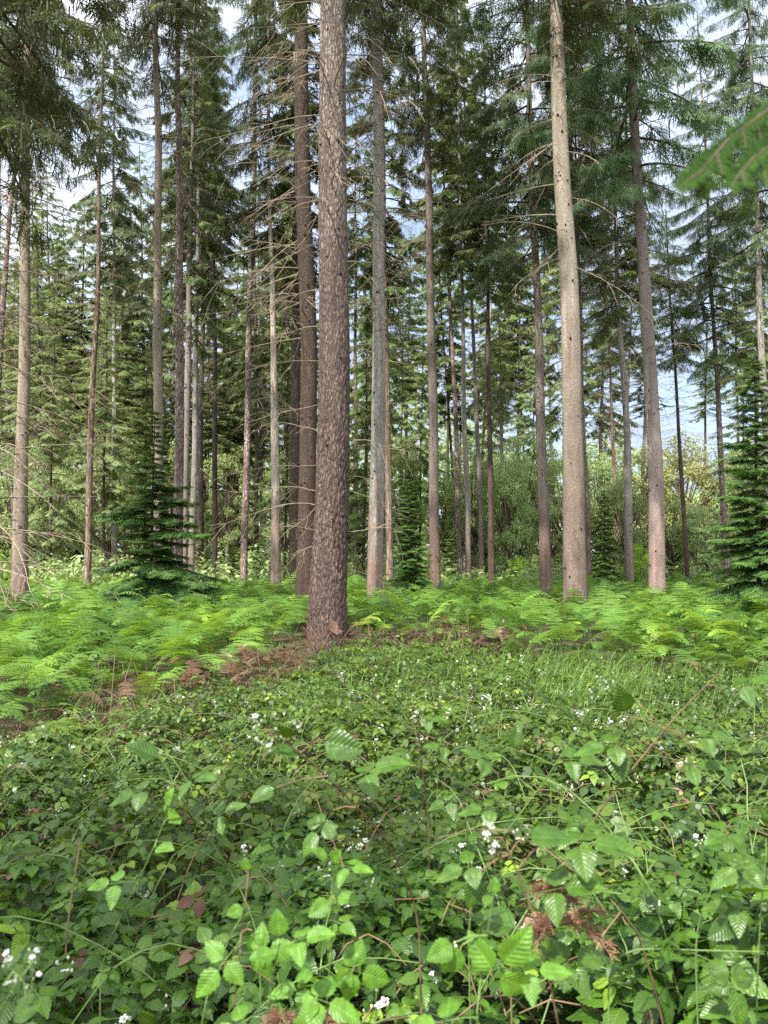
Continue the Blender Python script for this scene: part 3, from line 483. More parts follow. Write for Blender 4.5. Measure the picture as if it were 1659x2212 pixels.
# other tall spruces -------------------------------------------------------
T = [
 ('dark red-brown trunk', 'dark red brown spruce trunk close behind the thickest trunk, bark peeling', [(660, 1275, 42), (664, 1100, 38), (666, 755, 36), (656, 400, 34), (648, 0, 29)], 17.5, 'red', -60, 'B', (1, 1), 'needle_dark'),
 ('grey split trunk', 'grey trunk with pale middle and long dark crack, first right of the thickest trunk', [(810, 1262, 34), (816, 900, 31), (820, 700, 27), (818, 400, 25), (813, 0, 24)], 20.5, 'grey', 100, 'B', (1, 1), 'needle_dark'),
 ('slim grey-brown trunk', 'slim straight grey brown trunk with small knots right of the dense small spruce', [(941, 1252, 23), (938, 1100, 22), (930, 605, 17), (925, 400, 15), (919, 200, 13), (916, 60, 10)], 27, 'brown', 330, 'A', (.85, .8), 'needle_dark'),
 ('pink flaky pole', 'thin pinkish flaky trunk leaning slightly, right of the slim grey brown trunk', [(995, 1247, 12), (990, 1100, 11), (984, 900, 10), (978, 755, 8), (970, 640, 6)], 38, 'pink', 560, 'G', (.8, .75), 'needle'),
 ('smooth grey pole', 'thin smooth grey trunk standing just right of the pinkish flaky pole', [(1011, 1245, 13), (1010, 1100, 12), (1003, 900, 11), (1001, 780, 9)], 36, 'grey', 610, 'E', (.8, .75), 'needle'),
 ('thin mauve pole', 'thin mauve trunk between the smooth grey pole and the dark rough pole', [(1040, 1247, 11), (1035, 1000, 10), (1028, 860, 9), (1022, 740, 8)], 38, 'mauve', 520, 'G', (.8, .8), 'needle_far'),
 ('dark rough pole', 'dark rough trunk with old branch stubs, just left of the pale tapering pole', [(1062, 1246, 15), (1059, 1050, 13), (1057, 900, 10)], 34, 'dark', 640, 'G', (.9, .7), 'needle_dark'),
 ('pale tapering pole', 'short pale tapering trunk with ragged crown against the bright woodland', [(1091, 1246, 12), (1087, 1060, 10), (1083, 900, 7), (1082, 860, 5)], 40, 'pale', 900, 'C', (.75, .45), 'needle_far'),
 ('straight brown trunk', 'straight grey brown trunk standing left of the big pale trunk', [(1178, 1252, 26), (1172, 1000, 22), (1165, 780, 19), (1160, 650, 17), (1150, 420, 14)], 25.5, 'brown', 560, 'D', (1, 1), 'needle_blue'),
 ('big pale trunk', 'big pale cream trunk with dark knots and brown foot, second thickest, leaning left', [(1243, 1266, 51), (1240, 1050, 46), (1235, 900, 43), (1229, 605, 40), (1216, 400, 36), (1206, 200, 33), (1199, 0, 27)], 17, 'pale_big', 40, 'D', (.95, 1), 'needle_dark'),
 ('pink pole', 'thin pink flaky trunk touching the right side of the big pale trunk', [(1271, 1266, 14), (1266, 1050, 12), (1258, 860, 9), (1255, 720, 7)], 30, 'pink', 620, 'S', (1, .8), 'needle'),
 ('dark slender trunk', 'slender dark trunk showing just behind the right edge of the big pale trunk, high up', [(1262, 1240, 14), (1250, 800, 12), (1240, 500, 10), (1233, 300, 9), (1228, 200, 8)], 29, 'dark', 480, 'D', (.9, .9), 'needle_dark'),
 ('yellowish pole', 'thin yellowish trunk with ragged bark right of the dark green young spruce', [(1334, 1190, 10), (1328, 1050, 9), (1322, 905, 6)], 44, 'tan', 800, 'C', (.9, .6), 'needle_dark'),
 ('mottled grey trunk', 'smooth mottled grey trunk between the big pale trunk and the leaning mauve trunk', [(1359, 1240, 20), (1357, 1100, 18), (1352, 900, 14), (1347, 800, 13), (1335, 640, 10)], 31, 'grey', 690, 'D', (.9, .8), 'needle'),
 ('mauve trunk', 'large mauve grey trunk leaning left with many knots, beside the open sky gap', [(1419, 1258, 35), (1415, 1000, 31), (1406, 800, 29), (1392, 605, 26), (1377, 400, 20), (1366, 150, 18)], 22, 'mauve', 420, 'D', (1.05, 1.1), 'needle_blue'),
 ('dark thin pole', 'thin dark straight pole with a small tuft crown in front of the sky gap', [(1485, 1243, 10), (1474, 1050, 9), (1465, 930, 7), (1458, 800, 6)], 34, 'dark', 790, 'C', (.95, .55), 'needle'),
 ('pinkish pole by sky', 'pinkish trunk with bare drooping branches between the sky gap and the right young spruce', [(1570, 1243, 15), (1563, 1100, 13), (1551, 880, 11), (1545, 760, 9)], 31, 'pink', 800, 'D', (.8, .85), 'needle'),
 ('right edge trunk', 'grey trunk at the far right behind the tall young spruce', [(1668, 1243, 19), (1653, 900, 15), (1640, 640, 13), (1637, 500, 11)], 27, 'grey', 560, 'D', (.9, .9), 'needle_blue'),
 ('shaggy leaning trunk', 'tan trunk with shaggy peeling bark just right of the grey split trunk', [(842, 1240, 17), (840, 1000, 14), (836, 855, 11)], 30, 'tan', 640, 'G', (.8, .8), 'needle_dark'),
 # left side
 ('smooth tan trunk', 'smooth tan grey trunk, largest at the left side, standing in the bracken', [(44, 1260, 35), (47, 1000, 27), (51, 755, 24), (53, 600, 22), (57, 400, 18), (58, 200, 17)], 20, 'pale', 330, 'B', (1, 1), 'needle_dark'),
 ('pink leaning pole', 'thin pink trunk leaning right at the left border, behind the smooth tan trunk', [(-28, 1243, 15), (-8, 900, 12), (4, 690, 11), (18, 500, 10), (36, 330, 8)], 27, 'pink', 300, 'C', (1, 1), 'needle'),
 ('shaggy twiggy trunk', 'tan trunk covered in dead grey twigs left of the broad young spruce', [(190, 1190, 15), (196, 1000, 14), (201, 805, 12), (211, 605, 10), (215, 420, 8), (216, 330, 7)], 27, 'tan', 330, 'S', (1.1, 1), 'needle_dark'),
 ('grey far pole', 'grey trunk rising behind the broad young spruce, left of its tip', [(247, 1150, 12), (246, 1000, 11), (247, 800, 9)], 38, 'grey', 640, 'E', (.85, .8), 'needle_blue'),
 ('forked-top trunk', 'smooth light brown trunk right behind the broad young spruce, bending near its top', [(342, 1242, 22), (341, 1100, 21), (339, 755, 20), (342, 605, 17), (342, 300, 15), (336, 165, 13)], 23.5, 'pale', 150, 'C', (1, 1), 'needle_dark'),
 ('flaky trunk', 'rough trunk with strongly flaking speckled bark, right of the broad young spruce', [(385, 1225, 22), (386, 1000, 20), (388, 755, 18), (388, 400, 15), (384, 200, 12), (386, 50, 8)], 24.5, 'pink', 70, 'C', (.9, 1), 'needle'),
 ('pale pink trunk', 'pale pinkish trunk between the strongly flaking trunk and the grey knotty trunk', [(396, 1240, 18), (402, 1000, 16), (404, 850, 15)], 29, 'mauve', 700, 'G', (.8, .8), 'needle_dark'),
 ('grey knotty trunk', 'grey knotty trunk close right of the pale pinkish trunk', [(414, 1240, 14), (419, 1000, 13), (424, 755, 12), (426, 560, 9)], 32, 'grey', 470, 'B', (.85, .9), 'needle_dark'),
 ('olive brown trunk', 'dark olive brown trunk behind the grey knotty trunk', [(431, 1240, 14), (433, 1000, 13), (436, 800, 11)], 36, 'dark', 620, 'E', (.85, .8), 'needle_dark'),
 ('reddish pole', 'thin reddish brown trunk standing alone left of the pale speckled trunk', [(463, 1245, 12), (465, 1000, 11), (464, 755, 9), (463, 620, 6)], 35, 'red', 540, 'B', (.8, .8), 'needle_dark'),
 ('pale speckled trunk', 'pale pink speckled trunk standing clear of others, left of the white peeled trunk', [(527, 1246, 16), (533, 955, 14), (541, 605, 12), (550, 400, 10), (551, 200, 9), (552, 60, 6)], 30, 'pink', 130, 'C', (.9, .9), 'needle'),
 ('white peeled trunk', 'white peeled trunk with twisted top and darker foot, left of the dark red brown trunk', [(595, 1240, 22), (595, 1000, 18), (592, 800, 14), (587, 605, 11), (584, 500, 8)], 27, 'white', 430, 'B', (.85, .9), 'needle_dark'),
 ('dark grey trunk', 'dark grey trunk half hidden between the white peeled trunk and the dark red brown trunk', [(636, 1240, 24), (637, 1000, 22), (638, 800, 20)], 29, 'dark', 620, 'E', (.9, .8), 'needle_dark'),
 ('tan pole', 'thin tan trunk seen in the gap right of the thickest trunk', [(768, 1240, 10), (769, 1000, 9), (768, 850, 8)], 44, 'tan', 700, 'G', (.85, .8), 'needle'),
 ('left border trunk', 'dark near spruce cut off at the left border, with low hanging dark branches', [(-28, 1262, 42), (-20, 700, 36), (-16, 300, 31), (-14, 0, 27)], 14.5, 'dark', 330, 'B', (1.15, 1.1), 'needle_dark'),
]
for t_ in T:
    nm = 'dead_tree' if False else 'spruce_tree'
    D_ = t_[3]
    tree(t_[0], t_[1], t_[2], D_, t_[4], t_[5], t_[6], t_[7], t_[8], group=G1, sides=22 if D_ < 25 else 12, step=.3, knots=26 if D_ < 32 else 12, rough=.05 if t_[4] in ('pink', 'tan', 'white') else .02)
HERO.sort()
print('hero trees', len(HERO))
exec_far = True
# ------------------------------------------------------------------ spruces farther back
far = []
gf = np.random.default_rng(21)
fx = [int(v) for v in np.linspace(-40, 1700, 30) + gf.normal(0, 12, 30) if not 1395 < v < 1560] + [12, 70, 90, 112, 123, 134, 152, 225, 268, 300, 318, 372, 482, 500, 515, 556, 572, 612, 622, 783, 880, 895, 962, 972, 1022, 1048, 1075, 1110, 1125, 1145, 1200, 1212, 1290, 1310, 1345, 1385, 1446, 1520, 1598, 1612, 1650]
fx = [x for i, x in enumerate(sorted(fx)) if x < 860 or i % 2]
for i, x in enumerate(fx):
    D = float(gf.uniform(46, 64)) if x < 860 else float(gf.uniform(54, 66)); w = float(gf.uniform(.2, .34)) / D * F
    if x in (70, 123, 90): w *= 1.3
    far.append((x, D, w))
def far_label(x, i, n, a, b, same):
    kind = 'distant spruce' 
    if a is None: s = f'left of the {b}'
    elif b is None: s = f'right of the {a}'
    else: s = f'between the {a} and the {b}'
    if n == 1: return f'lone slender {kind} {s}'
    o = ['first', 'second', 'third', 'fourth', 'fifth', 'sixth', 'seventh', 'eighth', 'ninth', 'tenth', 'eleventh', 'twelfth', 'thirteenth', 'fourteenth'][i]
    return f'{o} {kind} from left {s}'
xs = [h[0] for h in HERO]
gaps = {}
mid = {}
for x in (-10, 108, 222, 310, 446, 512, 615, 785, 862, 905, 1050, 1148, 1600):
    mid.setdefault(int(np.searchsorted(xs, x)), []).append(x)
ORD = ['first', 'second', 'third', 'fourth', 'fifth']
for k, lst in mid.items():
    a = HERO[k - 1][1] if k > 0 else None; b = HERO[k][1] if k < len(HERO) else None
    for i, x in enumerate(sorted(lst)):
        D = float(gf.uniform(36, 56)); w = .16 / D * F; q_ = f'left of the {b}' if a is None else f'right of the {a}' if b is None else f'between {a} and {b}'
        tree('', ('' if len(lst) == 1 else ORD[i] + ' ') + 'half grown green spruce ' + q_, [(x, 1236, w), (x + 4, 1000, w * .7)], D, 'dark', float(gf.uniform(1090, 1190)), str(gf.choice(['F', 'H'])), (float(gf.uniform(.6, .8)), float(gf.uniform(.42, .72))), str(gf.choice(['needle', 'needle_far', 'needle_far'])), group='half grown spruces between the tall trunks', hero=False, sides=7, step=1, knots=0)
for f_ in far:
    k = int(np.searchsorted(xs, f_[0])); gaps.setdefault(k, []).append(f_)
for k, lst in gaps.items():
    lst.sort()
    a = HERO[k - 1][1] if k > 0 else None; b = HERO[k][1] if k < len(HERO) else None
    for i, (x, D, w) in enumerate(lst):
        ln = gf.normal(0, 10); cy_ = float(gf.uniform(800, 1070) if x < 850 else gf.uniform(720, 960)); right = x > 1380 and x < 1560
        if right: cy_ = 1000
        cyd = gf.choice(['F', 'H', 'F', 'H', 'E'])
        tree('', far_label(x, i, len(lst), a, b, 0), [(x, 1236, w), (x + ln, 900, w * .75), (x + ln * 1.6, 700, w * .6)], D, ['brown', 'grey', 'dark', 'pink', 'mauve', 'tan'][int(gf.integers(0, 6))], cy_ if not right else 900, cyd, (float(gf.uniform(.85, 1.15)), float(gf.uniform(.7, 1.0))) if not right else (.6, .3), str(gf.choice(['needle', 'needle_far', 'needle_far', 'needle_far'])), group='distant spruces behind the tall trunks', hero=False, sides=8, step=.8, knots=0, flare=.1)

# ------------------------------------------------------------------ young spruces
def young_mesh(name, H, W, n, seed, low=0.05, density=1.0, gappy=0.0, asym=None, pw=.85):
    g = np.random.default_rng(seed); A = Acc(); nb = n
    u = (np.arange(nb) + g.uniform(0, 1, nb)) / nb; z = H * (low + (0.97 - low) * u); az = np.arange(nb) * 2.39996 + g.normal(0, .3, nb)
    L = W * ((1 - u) ** pw + .04) * g.uniform(.6, 1.2, nb); L = np.where(g.uniform(0, 1, nb) < gappy, L * .45, L)
    if asym is not None: L = L * (1 + asym[1] * np.cos(az - asym[0]) * np.clip(1 - u * 1.5, 0, 1))
    a = 0.25 * u - .05 + g.normal(0, .08, nb); dr = .30 * (1 - u) + .05
    rad = np.array([np.cos(az), np.sin(az)]).T
    def pt(i, s): h = L[i] * s; return np.stack([rad[i, 0] * h, rad[i, 1] * h, z[i] + L[i] * (a[i] * s - dr[i] * s ** 2 + .5 * dr[i] * s ** 4)], -1)
    P = 7; s = np.linspace(0, 1, P)[None]; I = np.repeat(np.arange(nb), P).reshape(nb, P)
    v, q = tubes(pt(I, np.broadcast_to(s, (nb, P))), (.006 + .008 * L[:, None]) * (1 - .85 * s), 3); A.add(v, q=q, mi=0)
    for sg in (-1, 1):
        ns = (L * 9 * density + 4).astype(int); idx = np.repeat(np.arange(nb), ns); K = len(idx); t = .12 + .84 * g.uniform(0, 1, K)
        p = pt(idx, t); d = pt(idx, t + .05) - p; d /= np.linalg.norm(d, axis=1, keepdims=True); hz = np.cross(d, [0, 0, 1.]); ang = R(52) + g.normal(0, .2, K)
        dd = d * np.cos(ang)[:, None] + sg * hz * np.sin(ang)[:, None]; dd[:, 2] -= g.uniform(0, .3, K)
        ln = (.30 * L[idx] * (1 - t) ** .6 + .13) * g.uniform(.75, 1.2, K); Mx = basis(dd, np.tile([0, 0, 1.], (K, 1)) + g.normal(0, .18, (K, 3)), ln); sel = g.integers(0, 3, K)
        for k in range(3):
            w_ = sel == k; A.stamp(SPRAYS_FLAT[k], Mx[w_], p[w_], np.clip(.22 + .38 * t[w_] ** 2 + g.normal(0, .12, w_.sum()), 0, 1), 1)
    p = pt(np.arange(nb), .82 + 0 * u); d = pt(np.arange(nb), 1. + 0 * u) - p
    A.stamp(SPRAYS_FLAT[1], basis(d, np.tile([0, 0, 1.], (nb, 1)), .22 + .1 * L), p, .75, 1)
    return A.build(name, [M['twig'], M['needle_young']], smooth=False)
def young(label, x, ytop, wpx, D, n, seed, needle=None, **kw):
    b = px(x, 1240, D); H = px(x, ytop, D).z; root = empty('young_spruce', (b.x, D, 0), label, 'young spruce', 'young spruces with branches down to the bracken', 0)
    link('trunk', trunk_mesh('trunk', [(0, 0, 0, .05 * H / 5), (0, 0, H * .97, .008)], H * .97, M['dark'], sides=8, step=.4, knots=0), root)
    o = link('crown', young_mesh('young_crown', H, wpx / 2 / F * D, n, seed, **kw), root)
    if needle: set_mats(o, needle)
young('broad dark green young spruce with wide skirt of branches in front of the flaky trunk', 327, 872, 400, 18.5, 110, 5, low=.12, gappy=.45, density=1.7, pw=1.15, asym=(0.0, .25))
young('dense narrow young spruce standing right of the grey split trunk', 887, 985, 105, 24, 150, 6, density=1.6)
young('small dark green young spruce right of the big pale trunk', 1308, 1050, 100, 30, 110, 7, density=1.5)
young('tall bluish young spruce filling the right border above the bracken', 1640, 760, 310, 14.5, 150, 8, None, density=1.5, low=.1, gappy=.35)
young('little far young spruce left of the pale speckled trunk', 505, 1170, 60, 36, 60, 9)
young('little far young spruce between the pale speckled trunk and the white peeled trunk', 562, 1165, 55, 34, 60, 10)
young('far young spruce low beside the smooth tan trunk', 95, 1150, 90, 36, 70, 11, 'needle_blue')
young('light green young spruce between the slim grey brown trunk and the pink flaky pole', 968, 1160, 80, 34, 70, 12, 'needle_far')
young('far young spruce low under the big pale trunk left side', 1130, 1150, 90, 40, 70, 13, 'needle_far')
young('far young spruce at the foot of the reddish pole', 448, 1175, 60, 38, 60, 14)

# ------------------------------------------------------------------ broadleaf trees beyond
def leafball(name, seed, nc=60, per=170, rx=3.6, rz=4.2, leaf=.11, low=0.0):
    g = np.random.default_rng(seed); A = Acc()
    c = g.normal(size=(nc, 3)); c /= np.linalg.norm(c, axis=1, keepdims=True); c *= g.uniform(.35, 1, nc)[:, None] ** .5; c *= [rx, rx, rz]; c[:, 2] += rz * .9
    r = g.uniform(.5, 1.1, nc) * rx / 3.6
    idx = np.repeat(np.arange(nc), per); K = len(idx); d = g.normal(size=(K, 3)); d /= np.linalg.norm(d, axis=1, keepdims=True); p = c[idx] + d * (r[idx] * g.uniform(.3, 1.05, K) ** .6)[:, None] * [1.2, 1.2, .75]
    n = d * .6 + [0, 0, .5] + g.normal(0, .5, (K, 3)); xa = np.cross(n, g.normal(size=(K, 3)))
    Pq = dict(v=np.array([(-1, 0, 0), (0, -.55, .05), (1, 0, -.1), (0, .55, .05)], float), q=np.array([(0, 1, 2, 3)]), a=np.zeros(4), uv=np.zeros((4, 2)))
    A.stamp(Pq, basis(xa, n, leaf * g.uniform(.6, 1.3, K)), p, np.clip(g.normal(.5, .2, K) + .12 * g.normal(size=nc)[idx], 0, 1), 1)
    # limbs to each clump
    s = np.linspace(0, 1, 5)[None, :, None]; st = np.zeros((nc, 3)); st[:, 2] = np.clip(c[:, 2] * .35 - .5, -.5, 99)
    pa = st[:, None, :] * (1 - s) + c[:, None, :] * s; pa[:, :, 2] += (s[..., 0] * (1 - s[..., 0])) * .4
    v, q = tubes(pa, np.broadcast_to(np.linspace(.09, .02, 5)[None] * rx / 3.6, (nc, 5)), 4); A.add(v, q=q, mi=0)
    return A.build(name, [M['twig'], M['broad']], smooth=False)
LB = [leafball('broad_crown', 31), leafball('broad_crown', 32, 70, 160, 4.2, 4.6, .12), leafball('broad_crown', 33, 50, 170, 3.2, 5.0, .11)]
def broad(label, x, ytop, D, wpx, k=0, mat='broad', name='broadleaf_tree', cat='tree', group='broadleaf trees beyond the spruces', trunkh=.2):
    if name == 'broadleaf_tree': D *= .8 if x > 850 else .84
    b = px(x, 1240, D); H = px(x, ytop, D).z; root = empty(name, (b.x, D, 0), label, cat, group)
    rz_ = [4.2, 4.6, 5.0][k]; rx_ = [3.6, 4.2, 3.2][k]; z0 = H * trunkh; sz = (H - z0) / (rz_ * 2.05); sx = (wpx / 2 / F * D) / (rx_ * 1.0)
    link('trunk', trunk_mesh('trunk', [(0, 0, 0, H * .018), (0, 0, z0 + H * .4, H * .008)], z0 + H * .4, M['grey'], sides=8, step=.6, knots=0), root)
    o = link('crown', LB[k], root, (0, 0, z0), (0, 0, x * 1.7 % 6.28), (sx, sx, sz)); set_mats(o, mat)
broad('golden leaved round tree below the sky gap, behind the mauve trunk', 1475, 925, 62, 190, 1, 'broad_gold')
broad('yellow green broad tree between the mauve trunk and the mottled grey trunk', 1388, 940, 60, 150, 0, 'broad_gold')
broad('golden topped tree left of the tall bluish young spruce', 1545, 965, 64, 150, 2, 'broad_gold')
broad('bright green broadleaf tree low behind the thin dark straight pole', 1450, 1050, 48, 130, 2)
broad('green broadleaf bush tree low right of the thin dark straight pole', 1530, 1080, 46, 130, 0)
broad('sunlit yellow green tree behind the straight brown trunk', 1130, 900, 60, 160, 0)
broad('pale green broadleaf tree behind the dark rough pole', 1055, 1010, 55, 140, 2)
broad('pale green broadleaf tree behind the slim grey brown trunk', 965, 1000, 58, 140, 1)
broad('light green broadleaf tree filling the gap left of the big pale trunk', 1190, 1060, 50, 120, 2)
broad('light green broadleaf tree behind the dark green young spruce', 1300, 960, 58, 150, 1)
broad('sunlit broadleaf tree low between thickest trunk and grey split trunk', 780, 1050, 56, 110, 2)
broad('sunlit broadleaf tree low behind the pale speckled trunk', 540, 1090, 62, 140, 0)
broad('sunlit broadleaf tree low behind the reddish pole', 470, 1060, 60, 120, 1)
broad('pale broadleaf tree low behind the shaggy twiggy trunk', 165, 1050, 60, 150, 0)
broad('pale broadleaf tree low behind the smooth tan trunk', 60, 1070, 58, 150, 1)
broad('pale broadleaf tree low behind the broad young spruce', 290, 1060, 62, 150, 2)
broad('bright lime green hazel bush between the mottled grey trunk and the mauve trunk', 1386, 1165, 33, 80, 0, 'hazel', 'hazel_bush', 'bush', None, .02)
broad('small lime green bush low left of the big pale trunk', 1120, 1195, 36, 60, 1, 'hazel', 'hazel_bush', 'bush', None, .02)
broad('lime green bush at the left border behind the bracken', 8, 1175, 30, 60, 2, 'hazel', 'hazel_bush', 'bush', None, .02)
for (x_, y_, D_, w_, k_, where) in ((22, 930, 52, 150, 0, 'behind the pink leaning pole, left of the smooth tan trunk'), (110, 960, 50, 130, 2, 'between the smooth tan trunk and the shaggy twiggy trunk'), (232, 900, 52, 130, 1, 'behind the grey far pole'), (365, 930, 54, 120, 0, 'behind the forked top trunk'), (492, 930, 50, 110, 2, 'between the reddish pole and the pale speckled trunk'), (618, 960, 52, 120, 1, 'behind the dark grey trunk'), (742, 930, 55, 100, 0, 'behind the thickest trunk'), (868, 920, 50, 120, 2, 'behind the dense narrow young spruce'), (1022, 930, 50, 110, 0, 'behind the smooth grey pole'), (1100, 960, 48, 110, 1, 'behind the pale tapering pole'), (1225, 930, 52, 130, 2, 'behind the big pale trunk'), (1350, 1000, 50, 110, 1, 'behind the mottled grey trunk'), (1620, 950, 52, 150, 0, 'behind the right edge trunk')):
    broad('tall sunlit broadleaf tree ' + where, x_, y_, D_, w_, k_)
# far wood that reads as one mass
def far_wood():
    g = np.random.default_rng(77); A = Acc()
    n = 150; ang = np.linspace(R(-44), R(44), n) + g.normal(0, .01, n); Dd = g.uniform(78, 115, n); X = Dd * np.tan(ang); hgt = g.uniform(13, 22, n) * np.where((ang > R(17.5)) & (ang < R(24.5)), .62, 1)
    per = 700; idx = np.repeat(np.arange(n), per); K = len(idx); d = g.normal(size=(K, 3)); d /= np.linalg.norm(d, axis=1, keepdims=True); rad = g.uniform(.5, 1, K) ** .4
    lump = 1 + .25 * np.sin(d[:, 0] * 7 + idx) * np.sin(d[:, 2] * 9 + idx * 2)
    p = np.stack([X[idx], Dd[idx], hgt[idx] * .5], -1) + d * (rad * lump)[:, None] * np.stack([3.4 + 0 * rad, 3.4 + 0 * rad, hgt[idx] * .52], -1); p[:, 2] = np.maximum(p[:, 2], .1)
    nn = d * .6 + [0, -.1, .5] + g.normal(0, .5, (K, 3)); xa = np.cross(nn, g.normal(size=(K, 3)))
    Pq = dict(v=np.array([(-1, 0, 0), (0, -.6, .05), (1, 0, -.1), (0, .6, .05)], float), q=np.array([(0, 1, 2, 3)]), a=np.zeros(4), uv=np.zeros((4, 2)))
    A.stamp(Pq, basis(xa, nn, .30 * g.uniform(.6, 1.3, K)), p, np.clip(g.normal(.45, .2, K) + (.15 * g.normal(size=n))[idx], 0, 1), 0)
    pa = np.stack([np.stack([X, Dd, 0 * X], -1), np.stack([X, Dd, hgt * .7], -1)], 1); v, q = tubes(pa, np.broadcast_to(np.array([[.2, .1]]), (n, 2)), 5); A.add(v, q=q, mi=1)
    tag(link('far_woods', A.build('far_woods', [M['broad'], M['twig']], smooth=False)), 'pale green far wood closing the view behind the trunks', kind='stuff')
far_wood()
# low scrub under the far trees
def scrub():
    g = np.random.default_rng(78); A = Acc(); n = 420
    Dd = g.uniform(30, 72, n); X = g.uniform(-.56, .56, n) * Dd; r = g.uniform(.5, 1.5, n); h = g.uniform(.9, 2.3, n)
    per = 150; idx = np.repeat(np.arange(n), per); K = len(idx); d = g.normal(size=(K, 3)); d /= np.linalg.norm(d, axis=1, keepdims=True)
    p = np.stack([X[idx], Dd[idx], h[idx] * .5], -1) + d * (g.uniform(.4, 1.05, K) ** .5)[:, None] * np.stack([r[idx], r[idx], h[idx] * .55], -1); p[:, 2] = np.abs(p[:, 2])
    nn = d * .5 + [0, 0, .5] + g.normal(0, .5, (K, 3)); xa = np.cross(nn, g.normal(size=(K, 3)))
    Pq = dict(v=np.array([(-1, 0, 0), (0, -.5, .05), (1, 0, -.1), (0, .5, .05)], float), q=np.array([(0, 1, 2, 3)]), a=np.zeros(4), uv=np.zeros((4, 2)))
    A.stamp(Pq, basis(xa, nn, .13 * g.uniform(.6, 1.3, K)), p, np.clip(g.normal(.45, .2, K) + (.2 * g.normal(size=n))[idx], 0, 1), 0)
    tag(link('undergrowth', A.build('undergrowth', [M['broad']], smooth=False)), 'low green scrub under the distant trees', kind='stuff')
scrub()

# ------------------------------------------------------------------ bracken
def frond_proto(r, lod):
    v = []; q = []; a = []
    def strip(p0, p1, w0, w1, up, va):
        p0 = np.array(p0, float); p1 = np.array(p1, float); s = np.cross(up, p1 - p0); s /= np.linalg.norm(s) + 1e-9
        k = len(v); v.extend([p0 - s * w0, p1 - s * w1, p1 + s * w1, p0 + s * w0]); q.append((k, k + 1, k + 2, k + 3)); a.extend([va] * 4)
    # rachis: upright stalk then an arch; unit length about 1.35
    def C(t):
        if t < .38: u = t / .38; return np.array((.10 * u * u, 0, .58 * u))
        u = (t - .38) / .62; th = R(75) - R(105) * u; return np.array((.10 + .80 * u - .05 * u * u, 0, .58 + .34 * math.sin(u * PI * .62) - .10 * u * u))
    n = 10
    for i in range(n): strip(C(i / n), C((i + 1) / n), .006 * (1 - .6 * i / n), .006 * (1 - .6 * (i + 1) / n), (0.0, 1, .2) if i % 2 else (1, .2, 0), -.1)
    npair = 14 if lod == 0 else 11
    for i in range(npair):
        t = .36 + .62 * (i + .5) / npair; p = C(t); T_ = C(min(t + .02, 1)) - C(t - .02); T_ /= np.linalg.norm(T_); up = np.cross(T_, (0, 1, 0)); up = -up if up[2] < 0 else up
        u = (i + .5) / npair; Lp = .31 * (1 - u) ** .85 * min(1, .75 + u * 2) + .02
        for sg in (-1, 1):
            an = R(72 - 18 * u + r.uniform(-6, 6)); d = T_ * math.cos(an) + np.array((0, sg, 0)) * math.sin(an) + up * r.uniform(-.1, .12); dr = r.uniform(.15, .4); va = r.uniform(-.08, .08)
            def Q(s): return p + d * Lp * s - np.array((0, 0, 1)) * dr * Lp * s * s
            if lod == 0:
                m = max(5, int(13 * Lp / .31))
                strip(Q(0), Q(.5), .006, .005, up, va); strip(Q(.5), Q(1), .005, .002, up, va)
                for j in range(m):
                    s = (j + .6) / (m + .3); b = Q(s); D_ = Q(min(s + .05, 1.05)) - Q(s - .05); D_ /= np.linalg.norm(D_); ll = .034 * (1 - s) ** .6 * (.5 + Lp / .31 * .5) + .006; sd = np.cross(up, D_)
                    for s2 in (-1, 1):
                        e = b + (sd * s2 * .85 + D_ * .45) * ll; strip(b, e, .0085, .0045, up, va + r.uniform(-.05, .05))
            else:
                w = .021 if lod == 1 else .036
                strip(Q(0), Q(.5), w * .8, w, up, va); strip(Q(.5), Q(1), w, w * .15, up, va)
    v = np.array(v); return dict(v=v, q=np.array(q), a=np.array(a), uv=np.zeros((len(v), 2)))
rf = random.Random(8)
FR0 = [frond_proto(rf, 0) for _ in range(4)]; FR1 = [frond_proto(rf, 1) for _ in range(3)]
def front_y(x):
    "near edge of the bracken (m) as a function of x"
    k = x / np.maximum(12, 1) 
    return np.interp(x, [-9, -4.2, -3.2, -2.2, -1.5, -.9, 1.3, 3.0, 5, 9], [5.4, 5.7, 6.2, 6.7, 8.6, 12.6, 13.0, 10.4, 9.2, 8.6])
